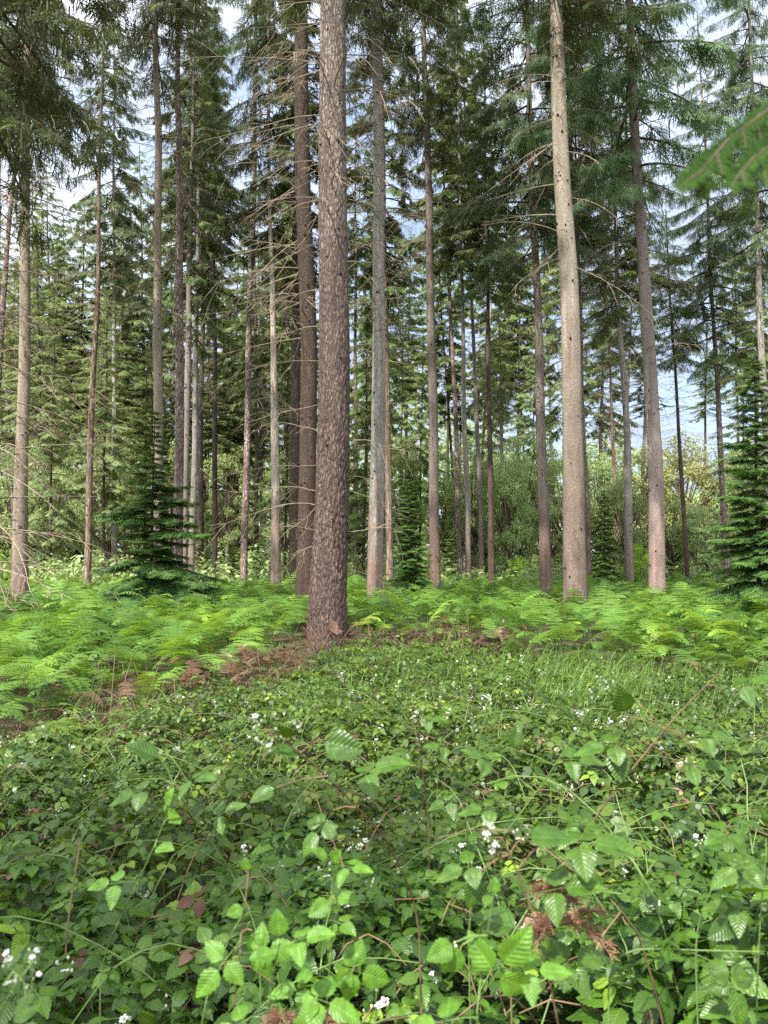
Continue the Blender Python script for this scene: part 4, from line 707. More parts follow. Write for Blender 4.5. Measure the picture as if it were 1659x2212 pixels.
def bracken():
    g = np.random.default_rng(55); A = Acc(); A2 = Acc()
    def rotz(K, az, sc, tilt):
        c, s = np.cos(az), np.sin(az); ct, st = np.cos(tilt), np.sin(tilt); Mx = np.zeros((K, 3, 3))
        Mx[:, 0, 0] = c * ct; Mx[:, 0, 1] = -s; Mx[:, 0, 2] = c * st; Mx[:, 1, 0] = s * ct; Mx[:, 1, 1] = c; Mx[:, 1, 2] = s * st; Mx[:, 2, 0] = -st; Mx[:, 2, 2] = ct
        return Mx * sc[:, None, None]
    for (y0, y1, dens, protos) in ((5.2, 16, 19, FR0), (16, 44, 9, FR1)):
        K0 = int((y1 - y0) * (y1 + y0) * .74 * dens); Y = np.sqrt(g.uniform(y0 ** 2, y1 ** 2, K0)); X = g.uniform(-.74, .74, K0) * Y
        e = Y - front_y(X) + 1.0 * wob(X, Y, .3, 5) + np.where(X > 1.8, .9, .25); small = (e < .3) & (e > -1.5) & (g.uniform(0, 1, K0) < .14); keep = ((e > 0) | small) & (np.hypot(X + 1.0, Y - 13.5) > .5) & ~((np.abs(X + 1.0) < .75) & (Y < 13.6))
        thin = np.clip(.6 + e * .4, .6, 1) * (.8 + .35 * wob(X, Y, .16, 11)); keep &= g.uniform(0, 1, K0) < thin
        X, Y, e = X[keep], Y[keep], e[keep]; K = len(X)
        sc = g.uniform(.58, .98, K) * np.where(small[keep], .5, np.clip(.66 + e * .15, 0, 1.05)) * (1 + .14 * wob(X, Y, .22, 17)); az = g.uniform(0, 2 * PI, K); tilt = g.normal(.14, .17, K)
        T_ = np.stack([X, Y, ground_z(X, Y) - .02], -1); Mx = rotz(K, az, sc, tilt); Mx[:, 2, :] *= g.uniform(.95, 1.2, K)[:, None]; sel = g.integers(0, len(protos), K); var = np.clip(g.normal(.42, .2, K) + .2 * wob(X, Y, .3, 2), .02, .98)
        for k in range(len(protos)): w_ = sel == k; A.stamp(protos[k], Mx[w_], T_[w_], var[w_], 0)
    tag(link('bracken', A.build('bracken', [M['fern']], smooth=False)), 'bed of bright green bracken around the tree feet', kind='stuff')
    # last year's bracken, brown and collapsed, along the near edge
    K0 = 2300; X = g.uniform(-6, 5, K0); Y = front_y(X) + g.uniform(-.3, 2.4, K0); keep = (g.uniform(0, 1, K0) < np.clip(.30 + .9 * wob(X, Y, .25, 21), .05, 1) * np.where(X < -.2, 1, np.where((X > .2) & (X < 2.2), .7, .05))) & (np.abs(X / Y) < .6)
    X, Y = X[keep], Y[keep]; K = len(X); az = g.uniform(0, 2 * PI, K); sc = g.uniform(.4, .72, K); tilt = g.uniform(.0, 1.0, K)
    T_ = np.stack([X, Y, ground_z(X, Y) + g.uniform(-.05, .1, K)], -1); Mx = rotz(K, az, sc, tilt); Mx[:, :, 1] *= g.uniform(.3, .7, K)[:, None]
    sel = g.integers(0, 4, K)
    for k in range(4): w_ = sel == k; A2.stamp(FR0[k], Mx[w_], T_[w_], np.clip(g.normal(.35, .25, w_.sum()), 0, 1), 0)
    # pale bent stalks
    n = 300; Xs = g.uniform(-5.5, 1.6, n); Ys = front_y(Xs) + g.uniform(-.9, 1.6, n); s = np.linspace(0, 1, 7)[None]; a_ = g.uniform(0, 2 * PI, n)[:, None]; l = g.uniform(.3, .85, n)[:, None]; b = g.uniform(.2, 1.2, n)[:, None]
    pa = np.stack([Xs[:, None] + np.cos(a_) * l * np.sin(s * b) , Ys[:, None] + np.sin(a_) * l * np.sin(s * b), l * s * np.cos(s * b * .9) + 0 * s], -1); v, q = tubes(pa, np.broadcast_to(np.linspace(.005, .0025, 7)[None], (n, 7)), 4); A2.add(v, q=q, var=.8)
    tag(link('dead_bracken', A2.build('dead_bracken', [M['ferndead']], smooth=False)), 'collapsed brown bracken litter under the near edge of the green bed', kind='stuff')
bracken()

# ------------------------------------------------------------------ bramble leaves
def leaflet(nt, nu, L=1.0, W=.36, fold=.28, droop=.22, serr=.07, off=(0, 0, 0), rot=0.0, pleat=.0, seed=0):
    r = random.Random(seed); v = []; uv = []; q = []
    us = np.linspace(-1, 1, nu + 1)
    for i in range(nt + 1):
        t = i / nt; w = W * (math.sin(PI * min(1, t ** .72 * .98 + .02)) ** .75) * (1.02 - .25 * t)
        if i == 0: w = .03
        if i == nt: w = .004
        for j, u in enumerate(us):
            e = 1.0
            if abs(u) == 1 and 0 < i < nt: e = 1 + (serr if i % 2 else -serr)
            x = L * t + (0.03 * abs(u) * L); y = u * w * e; z = fold * abs(y) - droop * t * t + .1 * droop * math.sin(t * 9 + seed) * abs(u) - .18 * abs(u) ** 3 * w
            v.append((x, y, z)); uv.append((u * w / W, t))
    for i in range(nt):
        for j in range(nu): k = i * (nu + 1) + j; q.append((k, k + nu + 1, k + nu + 2, k + 1))
    v = np.array(v); c, s = math.cos(rot), math.sin(rot); v = np.stack([v[:, 0] * c - v[:, 1] * s + off[0], v[:, 0] * s + v[:, 1] * c + off[1], v[:, 2] + off[2]], -1)
    return v, np.array(q), np.array(uv)
def leaf_proto(nt, nu, n5=False, seed=0, stalk=True):
    "compound bramble leaf, petiole base at origin, along +x; terminal leaflet length 1"
    r = random.Random(seed); V = []; Q = []; UV = []; A_ = []; n = 0
    parts = [(0, 1.0, .36), (R(80), .80, .33), (R(-82), .82, .33)]
    if n5: parts += [(R(128), .6, .29), (R(-130), .62, .29)]
    j = .75
    for k, (an, l, w) in enumerate(parts):
        o = (j + (.30 if k == 0 else .0), (0 if k == 0 else (.09 if an > 0 else -.09)), 0); a = an + r.uniform(-.12, .12)
        v, q, uv = leaflet(nt, nu, l, w * r.uniform(.9, 1.1), r.uniform(.12, .4), r.uniform(.1, .32), .075, o, a, seed=seed + k)
        v[:, 2] += (.0 if k == 0 else -np.abs(v[:, 1]) * r.uniform(-.1, .35)); V.append(v); Q.append(q + n); UV.append(uv); A_.append(np.full(len(v), r.uniform(-.05, .05))); n += len(v)
    if stalk:
        st, q = tubes(np.array([[(0, 0, -.12), (j * .5, 0, -.02), (j + .30, 0, 0)]], float), np.array([[.016, .013, .010]]), 3); V.append(st); Q.append(q + n); UV.append(np.zeros((len(st), 2)) + [0, .02]); A_.append(np.full(len(st), .12))
    return dict(v=np.concatenate(V), q=np.concatenate(Q), uv=np.concatenate(UV), a=np.concatenate(A_))
LA = [leaf_proto(12, 4, i % 3 == 2, 10 + i) for i in range(6)]
LBm = [leaf_proto(5, 2, i % 3 == 2, 30 + i) for i in range(4)]
LC = [leaf_proto(2, 2, False, 50 + i, False) for i in range(3)]
def canopy_h(x, y):
    h = .50 + .18 * wob(x, y, .33, 0) + .05 * wob(x, y, 2.2, 14) + .13 * wob(x, y, .9, 7)
    h = h + .42 * np.exp(-((x - 1.15) / .75) ** 2 - ((y - 1.9) / .75) ** 2) + .10 * np.exp(-((x + .9) / .6) ** 2 - ((y - 1.6) / .6) ** 2)
    h = h - .14 * np.clip((y - 4) / 4, 0, 1) - .16 * np.clip(1.4 - (front_y(x) - y), 0, 1) - .12 * np.exp(-((x - .45) / .35) ** 2 - ((y - 1.35) / .35) ** 2)
    return h
def bramble():
    g = np.random.default_rng(91)
    zones = [(.72, 2.7, 1350, LA, .049, 'bramble'), (2.7, 6.2, 900, LBm, .043, 'bramble_mid'), (6.2, 14.5, 480, LC, .048, 'bramble_mid')]
    As = {}
    for (y0, y1, dens, protos, sz, mat) in zones:
        hw = lambda y: .64 * y + 1.35
        area = (.64 * (y1 ** 2 - y0 ** 2) + 2.7 * (y1 - y0)); K0 = int(area * dens); Y = g.uniform(y0, y1, K0 * 2); X = g.uniform(-1, 1, K0 * 2) * hw(y1)
        keep = np.abs(X) < hw(Y); X, Y = X[keep][:K0], Y[keep][:K0]
        e = front_y(X) - Y + .9 * wob(X, Y, .35, 13) + np.where(X > 1.8, 1.2, .1)
        keep = g.uniform(0, 1, len(X)) < np.clip(.22 + e * .8, 0.05, 1) * np.clip(.95 + 1.0 * wob(X, Y, .9, 25), .15, 1)
        X, Y = X[keep], Y[keep]; K = len(X); h = canopy_h(X, Y); dep = g.exponential(.14 if y0 > 2 else .19, K)
        Z = np.maximum(h - dep + .03 * g.normal(size=K), .05)
        az = g.uniform(0, 2 * PI, K); n = np.stack([g.normal(0, .34, K), g.normal(-.12, .34, K), np.ones(K)], -1); xa = np.stack([np.cos(az), np.sin(az), g.normal(-.15, .25, K)], -1)
        s = sz * g.lognormal(0, .33, K); T_ = np.stack([X, Y, Z], -1); Mx = basis(xa, n, s)
        var = np.clip(g.normal(.34, .15, K) + .17 * wob(X, Y, .35, 30) + np.where(g.uniform(0, 1, K) < .07, .35, 0), .0, .86); sel = g.integers(0, len(protos), K)
        A = As.setdefault(mat, Acc())
        for k in range(len(protos)): w_ = sel == k; A.stamp(protos[k], Mx[w_], T_[w_], var[w_], 0)
        dl = g.uniform(0, 1, K) < (.008 if y0 < 2 else .02); A.stamp(protos[0], Mx[dl] * .7, T_[dl] + [0, 0, .01], g.uniform(.1, .9, dl.sum()), 2)
        # taller arching stems
        if y0 < 6:
            n_ = 66 if y0 < 2 else 110; Y = g.uniform(max(y0, 1.5), y1, n_); X = g.uniform(-.66, .66, n_) * Y; s_ = np.linspace(0, 1, 12)[None]; a_ = g.uniform(0, 2 * PI, n_)[:, None]; l = g.uniform(.3, 1.0, n_)[:, None]
            hh = (canopy_h(X, Y) + g.uniform(.02, .2, n_))[:, None]; pa = np.stack([X[:, None] + np.cos(a_) * l * s_ ** 1.3, Y[:, None] + np.sin(a_) * l * s_ ** 1.3, hh * np.sin(s_ * PI * .58)], -1) + np.cumsum(g.normal(0, .004, (n_, 12, 3)), 1)
            pa = pa[pa[:, :, 1].min(1) > 1.25]; v, q = tubes(pa, np.broadcast_to(np.linspace(.0030, .0015, 12)[None], (len(pa), 12)), 5); A.add(v, q=q, mi=3)
            for jj in range(3, 12, 2):
                m_ = len(pa); ra = g.uniform(0, 2 * PI, m_); A.stamp(protos[jj % len(protos)], basis(np.stack([np.cos(ra), np.sin(ra), g.normal(-.1, .2, m_)], -1), np.stack([g.normal(0, .3, m_), g.normal(-.2, .3, m_), np.ones(m_)], -1), sz * g.uniform(.55, 1.1, m_)), pa[:, jj], np.clip(g.normal(.5, .2, m_), 0, .9), 0)
        # canes under and through the leaves
        if y0 < 6:
            n_ = int(area * (42 if y0 < 2 else 20)); X = g.uniform(-1, 1, n_) * hw(y1); Y = g.uniform(y0, y1, n_); s_ = np.linspace(0, 1, 9)[None]; a_ = g.uniform(0, 2 * PI, n_)[:, None]; l = g.uniform(.3, .9, n_)[:, None]
            hh = canopy_h(X, Y)[:, None] * g.uniform(.7, 1.12, n_)[:, None]
            pa = np.stack([X[:, None] + np.cos(a_) * l * s_, Y[:, None] + np.sin(a_) * l * s_, hh * np.sin(s_ * PI * .62)], -1) + np.cumsum(g.normal(0, .006, (n_, 9, 3)), 1)
            k2 = Y[:] + 0 > .9; pa = pa[k2 & (pa[:, :, 1].min(1) > .75)]; m_ = len(pa)
            v, q = tubes(pa, np.broadcast_to(np.linspace(.0035, .0016, 9)[None], (m_, 9)), 5); half = m_ // 2 * 9 * 5; A.add(v, q=q, mi=1)
    a = As['bramble'].build('bramble_near', [M['bramble'], M['cane_b'], M['ferndead'], M['cane_g']]); tag(link('bramble_undergrowth', a), 'carpet of glossy near bramble leaves and canes', kind='stuff')
    b = As['bramble_mid'].build('bramble_far', [M['bramble_mid'], M['cane_b'], M['ferndead'], M['cane_g']]); tag(link('bramble_undergrowth', b), 'farther carpet of bramble leaves before the bracken', kind='stuff')
bramble()
def understory_brambles():
    "loose leaves, grass tufts, litter"
    g = np.random.default_rng(17); A = Acc()
    n = 2600; cx = g.uniform(0, 1, n); X = np.where(cx < .6, g.normal(2.2, .75, n), g.uniform(-3.5, 4.5, n)); Y = np.where(cx < .6, g.normal(8.2, 1.1, n), g.uniform(3, 11, n)); L = g.uniform(.2, .5, n); a_ = g.uniform(0, 2 * PI, n); b = g.uniform(.15, .7, n)
    s = np.array([0, .4, .75, 1.]); w = np.array([.003, .0028, .002, .0004]); lean = (L * b)[:, None] * s ** 1.8
    P_ = np.stack([X[:, None] + np.cos(a_)[:, None] * lean, Y[:, None] + np.sin(a_)[:, None] * lean, L[:, None] * s * (1 - .25 * b[:, None] * s) + .12], -1)
    sd = np.stack([-np.sin(a_ + .6), np.cos(a_ + .6), 0 * a_], -1)[:, None, :] * w[None, :, None]
    v = np.stack([P_ - sd, P_ + sd], 2).reshape(n, 8, 3); q = np.array([(0, 1, 3, 2), (2, 3, 5, 4), (4, 5, 7, 6)]); qq = (q[None] + (np.arange(n) * 8)[:, None, None]).reshape(-1, 4)
    A.add(v.reshape(-1, 3), q=qq, var=np.repeat(np.clip(g.normal(.5, .22, n), 0, 1), 8))
    tag(link('grass', A.build('grass', [M['grass']], smooth=False)), 'thin light grass blades standing among the brambles', kind='stuff')
understory_brambles()
# ------------------------------------------------------------------ blossom
def blossom_proto(seed):
    "clusters: white five-petalled flowers and grey-green buds"
    r = random.Random(seed); A = Acc(); g = np.random.default_rng(seed)
    nf = r.choice([1, 1, 2, 2]); nb = r.randint(3, 6); pos = []
    for i in range(nf + nb):
        c = np.array((r.uniform(-.025, .025), r.uniform(-.025, .025), r.uniform(-.02, .035))); pos.append(c)
        v, q = tubes(np.array([[(0, 0, -.03 + c[2] * .3), c * .6, c]]), np.array([[.0008, .0006, .0006]]), 3); A.add(v, q=q, mi=2)
        if i < nf:
            ax = np.array((r.uniform(-.6, .6), r.uniform(-.8, .1), 1.)); Mx = basis(np.array([[1., 0, r.uniform(-.3, .3)]]), ax[None])[0]
            for k in range(5):
                an = k * 2 * PI / 5 + r.uniform(-.15, .15); ca, sa = math.cos(an), math.sin(an); u_, w_ = .0125, .0052
                pl = np.array([(.002, 0, 0), (.007, -w_, .002), (u_, -w_ * .6, .003), (u_, w_ * .6, .003), (.007, w_, .002)]); pl = np.stack([pl[:, 0] * ca - pl[:, 1] * sa, pl[:, 0] * sa + pl[:, 1] * ca, pl[:, 2]], -1)
                A.add(pl @ Mx.T + c, q=[(0, 1, 2, 3)], t=[(0, 3, 4)], mi=0)
            sph(A, c + Mx[:, 2] * .003, .0032, 1)
        else: sph(A, c, r.uniform(.0035, .0055), 1, 1.3)
    return A
def sph(A, c, r, mi, el=1.0):
    v = []; q = []; n = 6
    for i in range(5):
        th = PI * (i + .02) / 4.04
        for j in range(n): v.append((c[0] + r * math.sin(th) * math.cos(j * 2 * PI / n), c[1] + r * math.sin(th) * math.sin(j * 2 * PI / n), c[2] + r * el * math.cos(th)))
    for i in range(4):
        for j in range(n): q.append((i * n + j, i * n + (j + 1) % n, (i + 1) * n + (j + 1) % n, (i + 1) * n + j))
    A.add(v, q=q, mi=mi)
BL = []
for i in range(4): BL.append(blossom_proto(60 + i).build('blossom', [M['petal'], M['bud'], M['cane_g']], smooth=False))
def scatter_blossom():
    g = np.random.default_rng(5); A = Acc(); src = [blossom_proto(60 + i) for i in range(4)]
    K = 430; Y = np.sqrt(g.uniform(1.7 ** 2, 9.5 ** 2, K)); X = g.uniform(-.54, .54, K) * Y; keep = (front_y(X) - Y > .2) & (wob(X, Y, .3, 28) > -.35); X, Y = X[keep], Y[keep]
    Z = canopy_h(X, Y) + g.uniform(-.02, .07, len(X))
    for i in range(len(X)):
        s = src[i % 4]; k = float(g.uniform(.55, .95)); a_ = float(g.uniform(0, 6.28)); c, sn = math.cos(a_), math.sin(a_); Rm = np.array([[c, -sn, 0], [sn, c, 0], [0, 0, 1]]) * k
        base = A.n
        A.v += [v @ Rm.T + np.array([X[i], Y[i], Z[i]]) for v in s.v]; A.a += s.a; A.uv += s.uv
        A.q += [q + base for q in s.q]; A.qm += s.qm; A.t += [t + base for t in s.t]; A.tm += s.tm; A.n += s.n
    A.v = [np.asarray(v, np.float32) for v in A.v]
    tag(link('bramble_blossom', A.build('bramble_blossom', [M['petal'], M['bud'], M['cane_g']], smooth=False)), 'white bramble flowers and buds dotted over the carpet', kind='stuff')
scatter_blossom()
# ------------------------------------------------------------------ single canes that stand out
def one_leaf(lod, seed, mat, solo=False):
    A = Acc()
    if solo:
        v, q, uv = leaflet(12, 6, 1.0, .42, .3, .12, .06, (.15, 0, 0), 0, seed=seed); A.add(v, q=q, uv=uv, var=.3)
        st, q = tubes(np.array([[(0, 0, 0), (.08, 0, 0), (.17, 0, 0)]], float), np.array([[.016, .013, .01]]), 4); A.add(st, q=q, var=.5)
    else: P = leaf_proto(12, 6, seed % 3 == 2, seed); A.add(P['v'], q=P['q'], uv=P['uv'], var=np.clip(.4 + P['a'], 0, 1))
    return A.build('leaf', [mat])
LEAF = {(k, s): one_leaf(0, 70 + s, M['bramble_one' if k == 'bramble' else k], False) for k in ('bramble', 'shoot') for s in range(4)}
SOLO = {k: one_leaf(0, 90, M['bramble_one' if k == 'bramble' else k], True) for k in ('bramble', 'shoot')}
def cane(label, pts, mat='cane_g', r=.0035, leaves=(), blossoms=(), lk='bramble', seed=0, name='bramble_cane', cat='bramble'):
    leaves = [(a, b, c, d * .95, e, f, h) for a, b, c, d, e, f, h in leaves]; blossoms = [(a, b, c, d * .42) for a, b, c, d in blossoms]; r *= .85
    g = np.random.default_rng(seed + 500); P = [px(*p) for p in pts]
    base = Vector((P[0].x, P[0].y, 0)); root = empty(name, base, label, cat, 'bramble canes rising above the carpet')
    lowest = P[0].copy(); lowest.z = 0.0; lowest.y += .03
    ctl = [lowest, (lowest + P[0]) / 2 + Vector((.01, .0, .0))] + P if P[0].z > .15 else P
    C_ = np.array([list(p - base) for p in ctl]); sl = np.cumsum([0] + [np.linalg.norm(C_[i + 1] - C_[i]) for i in range(len(C_) - 1)]); t = np.linspace(0, sl[-1], 40)
    path = np.stack([np.interp(t, sl, C_[:, k]) for k in range(3)], -1)
    for _ in range(4): path[1:-1] = (path[:-2] + 2 * path[1:-1] + path[2:]) / 4
    A = Acc(); v, q = tubes(path[None], (r * (1 - .55 * t / sl[-1]))[None], 7); A.add(v, q=q)
    th = []  # thorns
    for k in range(2, 38):
        for _ in range(2):
            a_ = g.uniform(0, 6.28); d = np.array((math.cos(a_), math.sin(a_), -.3)); f = g.uniform(0, 1); p = path[k] * (1 - f) + path[k + 1] * f; th.append([p, p + d * r * 1.2, p + d * r * 2.3])
    v, q = tubes(np.array(th), np.broadcast_to(np.array([[.0009, .0006, .0001]]), (len(th), 3)), 3); A.add(v, q=q)
    link('stem', A.build('stem', [M[mat]]), root)
    for (x, y, D, size, dirdeg, facing, kind) in leaves:
        p = px(x, y, D); w = p - base; k = int(np.argmin(np.linalg.norm(path - np.array(w), axis=1)))
        dl = R(dirdeg); xa = Vector((math.cos(dl), -.25 + .3 * g.normal(), math.sin(dl))); za = {'up': Vector((.1 * g.normal(), -.45, 1)), 'cam': Vector((0.1 * g.normal(), -1, .35)), 'back': Vector((.3, 1, .3))}[facing]
        Mx = basis(np.array([list(xa)]), np.array([list(za)]))[0]; kk = lk if kind != 'b' else 'bramble'
        me = SOLO[kk] if kind == 's' else LEAF[(kk, int(g.integers(0, 4)))]
        a0 = Vector(path[k]); tgt = w
        o = link('leaf', me, root, tgt if kind == 's' else tgt, Matrix(Mx.tolist()).to_euler(), (size,) * 3)
        # leaf stalk joins the stem
        if (tgt - a0).length > .004:
            S = Acc(); pa = np.array([[list(a0), list((a0 + tgt) / 2 + Vector((0, 0, .004))), list(tgt)]]); v, q = tubes(pa, np.array([[.0013, .0011, .001]]), 5); S.add(v, q=q); link('leaf_stalk', S.build('leaf_stalk', [M[mat]]), root)
    for (x, y, D, s_) in blossoms:
        p = px(x, y, D) - base; k = int(np.argmin(np.linalg.norm(path - np.array(p), axis=1))); a0 = Vector(path[k])
        link('blossom', BL[int(g.integers(0, 4))], root, p, (g.uniform(-.3, .3), g.uniform(-.3, .3), g.uniform(0, 6)), (s_,) * 3)
        if (p - a0).length > .01: S = Acc(); v, q = tubes(np.array([[list(a0), list((a0 + p) / 2), list(p + Vector((0, 0, -.02)))]]), np.array([[.0012, .001, .001]]), 4); S.add(v, q=q); link('blossom_stalk', S.build('blossom_stalk', [M[mat]]), root)
    return root
cane('dark arching bramble cane with one large folded leaf and white flowers at its tip', [(905, 1960, 1.6), (830, 1800, 1.45), (760, 1735, 1.32), (700, 1665, 1.25), (640, 1620, 1.2), (585, 1580, 1.15)], 'cane_b', .003,
     [(690, 1600, 1.2, .062, -10, 'cam', 's'), (650, 1628, 1.2, .05, 160, 'up', 's'), (735, 1690, 1.28, .06, 20, 'up', 'n'), (800, 1700, 1.35, .05, 60, 'up', 'n'), (600, 1700, 1.3, .045, 200, 'up', 's'), (620, 1600, 1.17, .03, 90, 'up', 's'), (720, 1750, 1.35, .045, 230, 'up', 'n')],
     [(570, 1612, 1.15, 1), (560, 1565, 1.15, .9), (600, 1590, 1.16, .8), (640, 1570, 1.18, .8)], seed=1)
cane('long bramble cane leaning right with an upright pale leaf near its top', [(1100, 2010, 1.6), (1230, 1860, 1.55), (1300, 1740, 1.5), (1400, 1620, 1.48), (1480, 1520, 1.45), (1560, 1450, 1.4)], 'cane_b', .0033,
     [(1350, 1545, 1.45, .058, 105, 'cam', 's'), (1330, 1610, 1.48, .06, 270, 'cam', 's'), (1375, 1600, 1.48, .06, 190, 'up', 'n'), (1480, 1590, 1.46, .05, 0, 'up', 'n'), (1560, 1490, 1.4, .05, 20, 'up', 'n'), (1450, 1660, 1.5, .05, 10, 'up', 'n'), (1290, 1760, 1.5, .055, 200, 'up', 'n')],
     [(1480, 1650, 1.48, 1), (1500, 1600, 1.46, .9)], seed=2)
cane('thin bramble cane with bud cluster, crossing left of the upright pale leaf', [(1010, 1960, 1.7), (1080, 1810, 1.62), (1170, 1700, 1.58), (1240, 1590, 1.52), (1300, 1490, 1.5)], 'cane_g', .0027,
     [(1085, 1660, 1.6, .05, 150, 'up', 'n'), (1110, 1620, 1.55, .045, 80, 'cam', 's'), (1190, 1640, 1.55, .055, 0, 'up', 'n'), (1100, 1740, 1.6, .055, 190, 'up', 'n')], [(1302, 1478, 1.5, 1.1), (1282, 1505, 1.5, .9), (1245, 1540, 1.52, .7)], seed=3)
cane('slender light green shoot with a five leaf top, left of centre at the front', [(700, 2240, 1.2), (712, 2090, 1.17), (722, 1960, 1.14), (716, 1860, 1.12)], 'cane_g', .0024,
     [(722, 1865, 1.12, .034, 5, 'up', 'n'), (712, 1858, 1.12, .03, 140, 'up', 's'), (716, 1862, 1.12, .026, 60, 'cam', 's'), (718, 1945, 1.13, .036, 200, 'cam', 's'), (722, 1940, 1.13, .034, 10, 'up', 's'), (712, 2080, 1.16, .05, -20, 'cam', 'n'), (705, 2120, 1.18, .045, 190, 'up', 'n')], lk='shoot', seed=4)
cane('young bramble shoot with bright upright tip and drooping lime leaves at the front', [(500, 2240, 1.15), (514, 2080, 1.12), (530, 1960, 1.1), (537, 1880, 1.1)], 'cane_b', .0024,
     [(535, 1885, 1.1, .02, 100, 'cam', 's'), (530, 1960, 1.1, .025, 200, 'cam', 's'), (520, 2060, 1.1, .042, 10, 'cam', 'n'), (545, 2010, 1.1, .038, -70, 'cam', 's'), (520, 2030, 1.1, .045, 230, 'cam', 'n')], lk='shoot', seed=5)
cane('lime green bramble sprout with pointed new leaves between the two front shoots', [(570, 2245, 1.1), (585, 2130, 1.07), (604, 2035, 1.05)], 'cane_g', .0026,
     [(604, 2030, 1.05, .035, 95, 'cam', 's'), (600, 2045, 1.05, .04, 20, 'up', 'n'), (600, 2060, 1.05, .035, 170, 'up', 's'), (600, 2170, 1.08, .05, -60, 'cam', 'n'), (640, 2140, 1.07, .048, -10, 'up', 'n'), (575, 2180, 1.08, .046, 200, 'up', 'n')], lk='shoot', seed=6)
cane('pale bramble shoot with drooping pointed leaves and thin upright tip, front centre right', [(1028, 2245, 1.1), (1032, 2140, 1.08), (1050, 2040, 1.06), (1066, 1930, 1.05)], 'cane_g', .0024,
     [(1066, 1935, 1.05, .022, 85, 'cam', 's'), (1000, 2040, 1.06, .045, 235, 'cam', 's'), (985, 2035, 1.06, .04, 205, 'cam', 's'), (1090, 2090, 1.06, .045, 0, 'up', 'n'), (1035, 2160, 1.05, .062, 60, 'cam', 'n'), (1030, 2190, 1.0, .055, 200, 'up', 'n')], lk='shoot', seed=7)
cane('dark upright bramble stem with grey bud clusters and light leaves, right of centre', [(1215, 2245, 1.25), (1180, 2090, 1.22), (1150, 1960, 1.2), (1112, 1870, 1.18), (1085, 1810, 1.16)], 'cane_b', .003,
     [(1060, 1850, 1.17, .045, 200, 'up', 'n'), (1035, 1885, 1.17, .045, 250, 'cam', 's'), (1130, 1810, 1.18, .065, 5, 'up', 's'), (1180, 1815, 1.2, .07, 0, 'up', 'n'), (1140, 1930, 1.2, .06, 20, 'up', 'n'), (1130, 2010, 1.2, .075, 170, 'up', 's'), (1170, 2100, 1.2, .06, 10, 'up', 'n')],
     [(1060, 1805, 1.16, 1.2), (1068, 1835, 1.16, .9), (1125, 1808, 1.17, .9)], seed=8)
cane('straight green bramble stem near the right border with two light leaves at top', [(1632, 2245, 1.3), (1636, 2120, 1.28), (1643, 1960, 1.26), (1655, 1850, 1.25)], 'cane_g', .0026,
     [(1645, 1850, 1.25, .05, 200, 'up', 'n'), (1655, 1810, 1.25, .045, 60, 'cam', 'n'), (1640, 1960, 1.26, .045, 190, 'up', 'n'), (1636, 2060, 1.27, .05, 200, 'up', 'n'), (1634, 2150, 1.28, .055, 185, 'up', 'n')], seed=9)
cane('bramble spray with open white flowers at the bottom left corner', [(-30, 2230, .95), (10, 2160, .92), (45, 2110, .9), (72, 2075, .9)], 'cane_g', .002, [(-10, 2200, .92, .04, 0, 'up', 'n')],
     [(12, 2085, .9, .8), (38, 2125, .88, .9), (75, 2070, .9, .7), (70, 2105, .9, .6), (60, 2140, .9, .6)], seed=10)
cane('thorny green cane lying level right of the orange dead twig', [(1310, 2040, 1.25), (1380, 2047, 1.25), (1480, 2053, 1.24), (1640, 2056, 1.23)], 'cane_g', .003, [(1420, 2045, 1.24, .045, 60, 'up', 'n'), (1560, 2060, 1.24, .05, 280, 'up', 'n')], seed=11)
cane('long pale bramble stem slanting right with a broad leaf near its upper end', [(560, 2010, 1.75), (508, 1895, 1.75), (465, 1830, 1.7), (410, 1755, 1.65), (375, 1695, 1.6)], 'cane_g', .0032,
     [(350, 1640, 1.6, .07, 150, 'up', 's'), (385, 1690, 1.62, .055, 20, 'up', 'n'), (350, 1690, 1.62, .06, 200, 'up', 'n'), (440, 1780, 1.66, .05, 30, 'up', 'n')], seed=12)
cane('slanting light stem with feathery new leaves, left front', [(215, 2080, 1.5), (270, 1960, 1.45), (325, 1850, 1.42), (355, 1775, 1.4)], 'cane_g', .0026,
     [(355, 1780, 1.4, .035, 80, 'up', 'n'), (370, 1770, 1.4, .03, 10, 'up', 's'), (335, 1830, 1.4, .04, 10, 'up', 's'), (290, 1900, 1.42, .045, 190, 'up', 'n')], lk='shoot', seed=13)
cane('curving pale stem arching in from right border above the level cane', [(1500, 1990, 1.5), (1560, 1880, 1.45), (1610, 1760, 1.42), (1668, 1660, 1.4)], 'cane_g', .003, [(1600, 1780, 1.42, .05, 190, 'up', 'n'), (1640, 1720, 1.4, .05, 0, 'up', 'n'), (1560, 1880, 1.45, .05, 10, 'up', 'n')], seed=14)
cane('upright brown stem with white blossom left of the thin crossing cane', [(925, 1760, 2.6), (915, 1680, 2.55), (905, 1620, 2.5), (890, 1545, 2.5)], 'cane_b', .004, [(900, 1560, 2.5, .05, 10, 'up', 'n'), (895, 1620, 2.5, .045, 190, 'up', 'n')], [(895, 1548, 2.5, 1.4), (905, 1600, 2.5, 1.1)], seed=15)
cane('bramble stem topped by a large white flower, in the middle of the carpet', [(1010, 1790, 2.3), (1000, 1700, 2.25), (1020, 1640, 2.2), (1050, 1550, 2.2)], 'cane_g', .0035, [(985, 1615, 2.2, .05, 170, 'up', 'n'), (1010, 1640, 2.2, .05, 10, 'up', 'n'), (1000, 1720, 2.25, .055, 200, 'up', 'n')], [(1058, 1520, 2.2, 1.7), (1022, 1572, 2.2, 1.2)], seed=16)
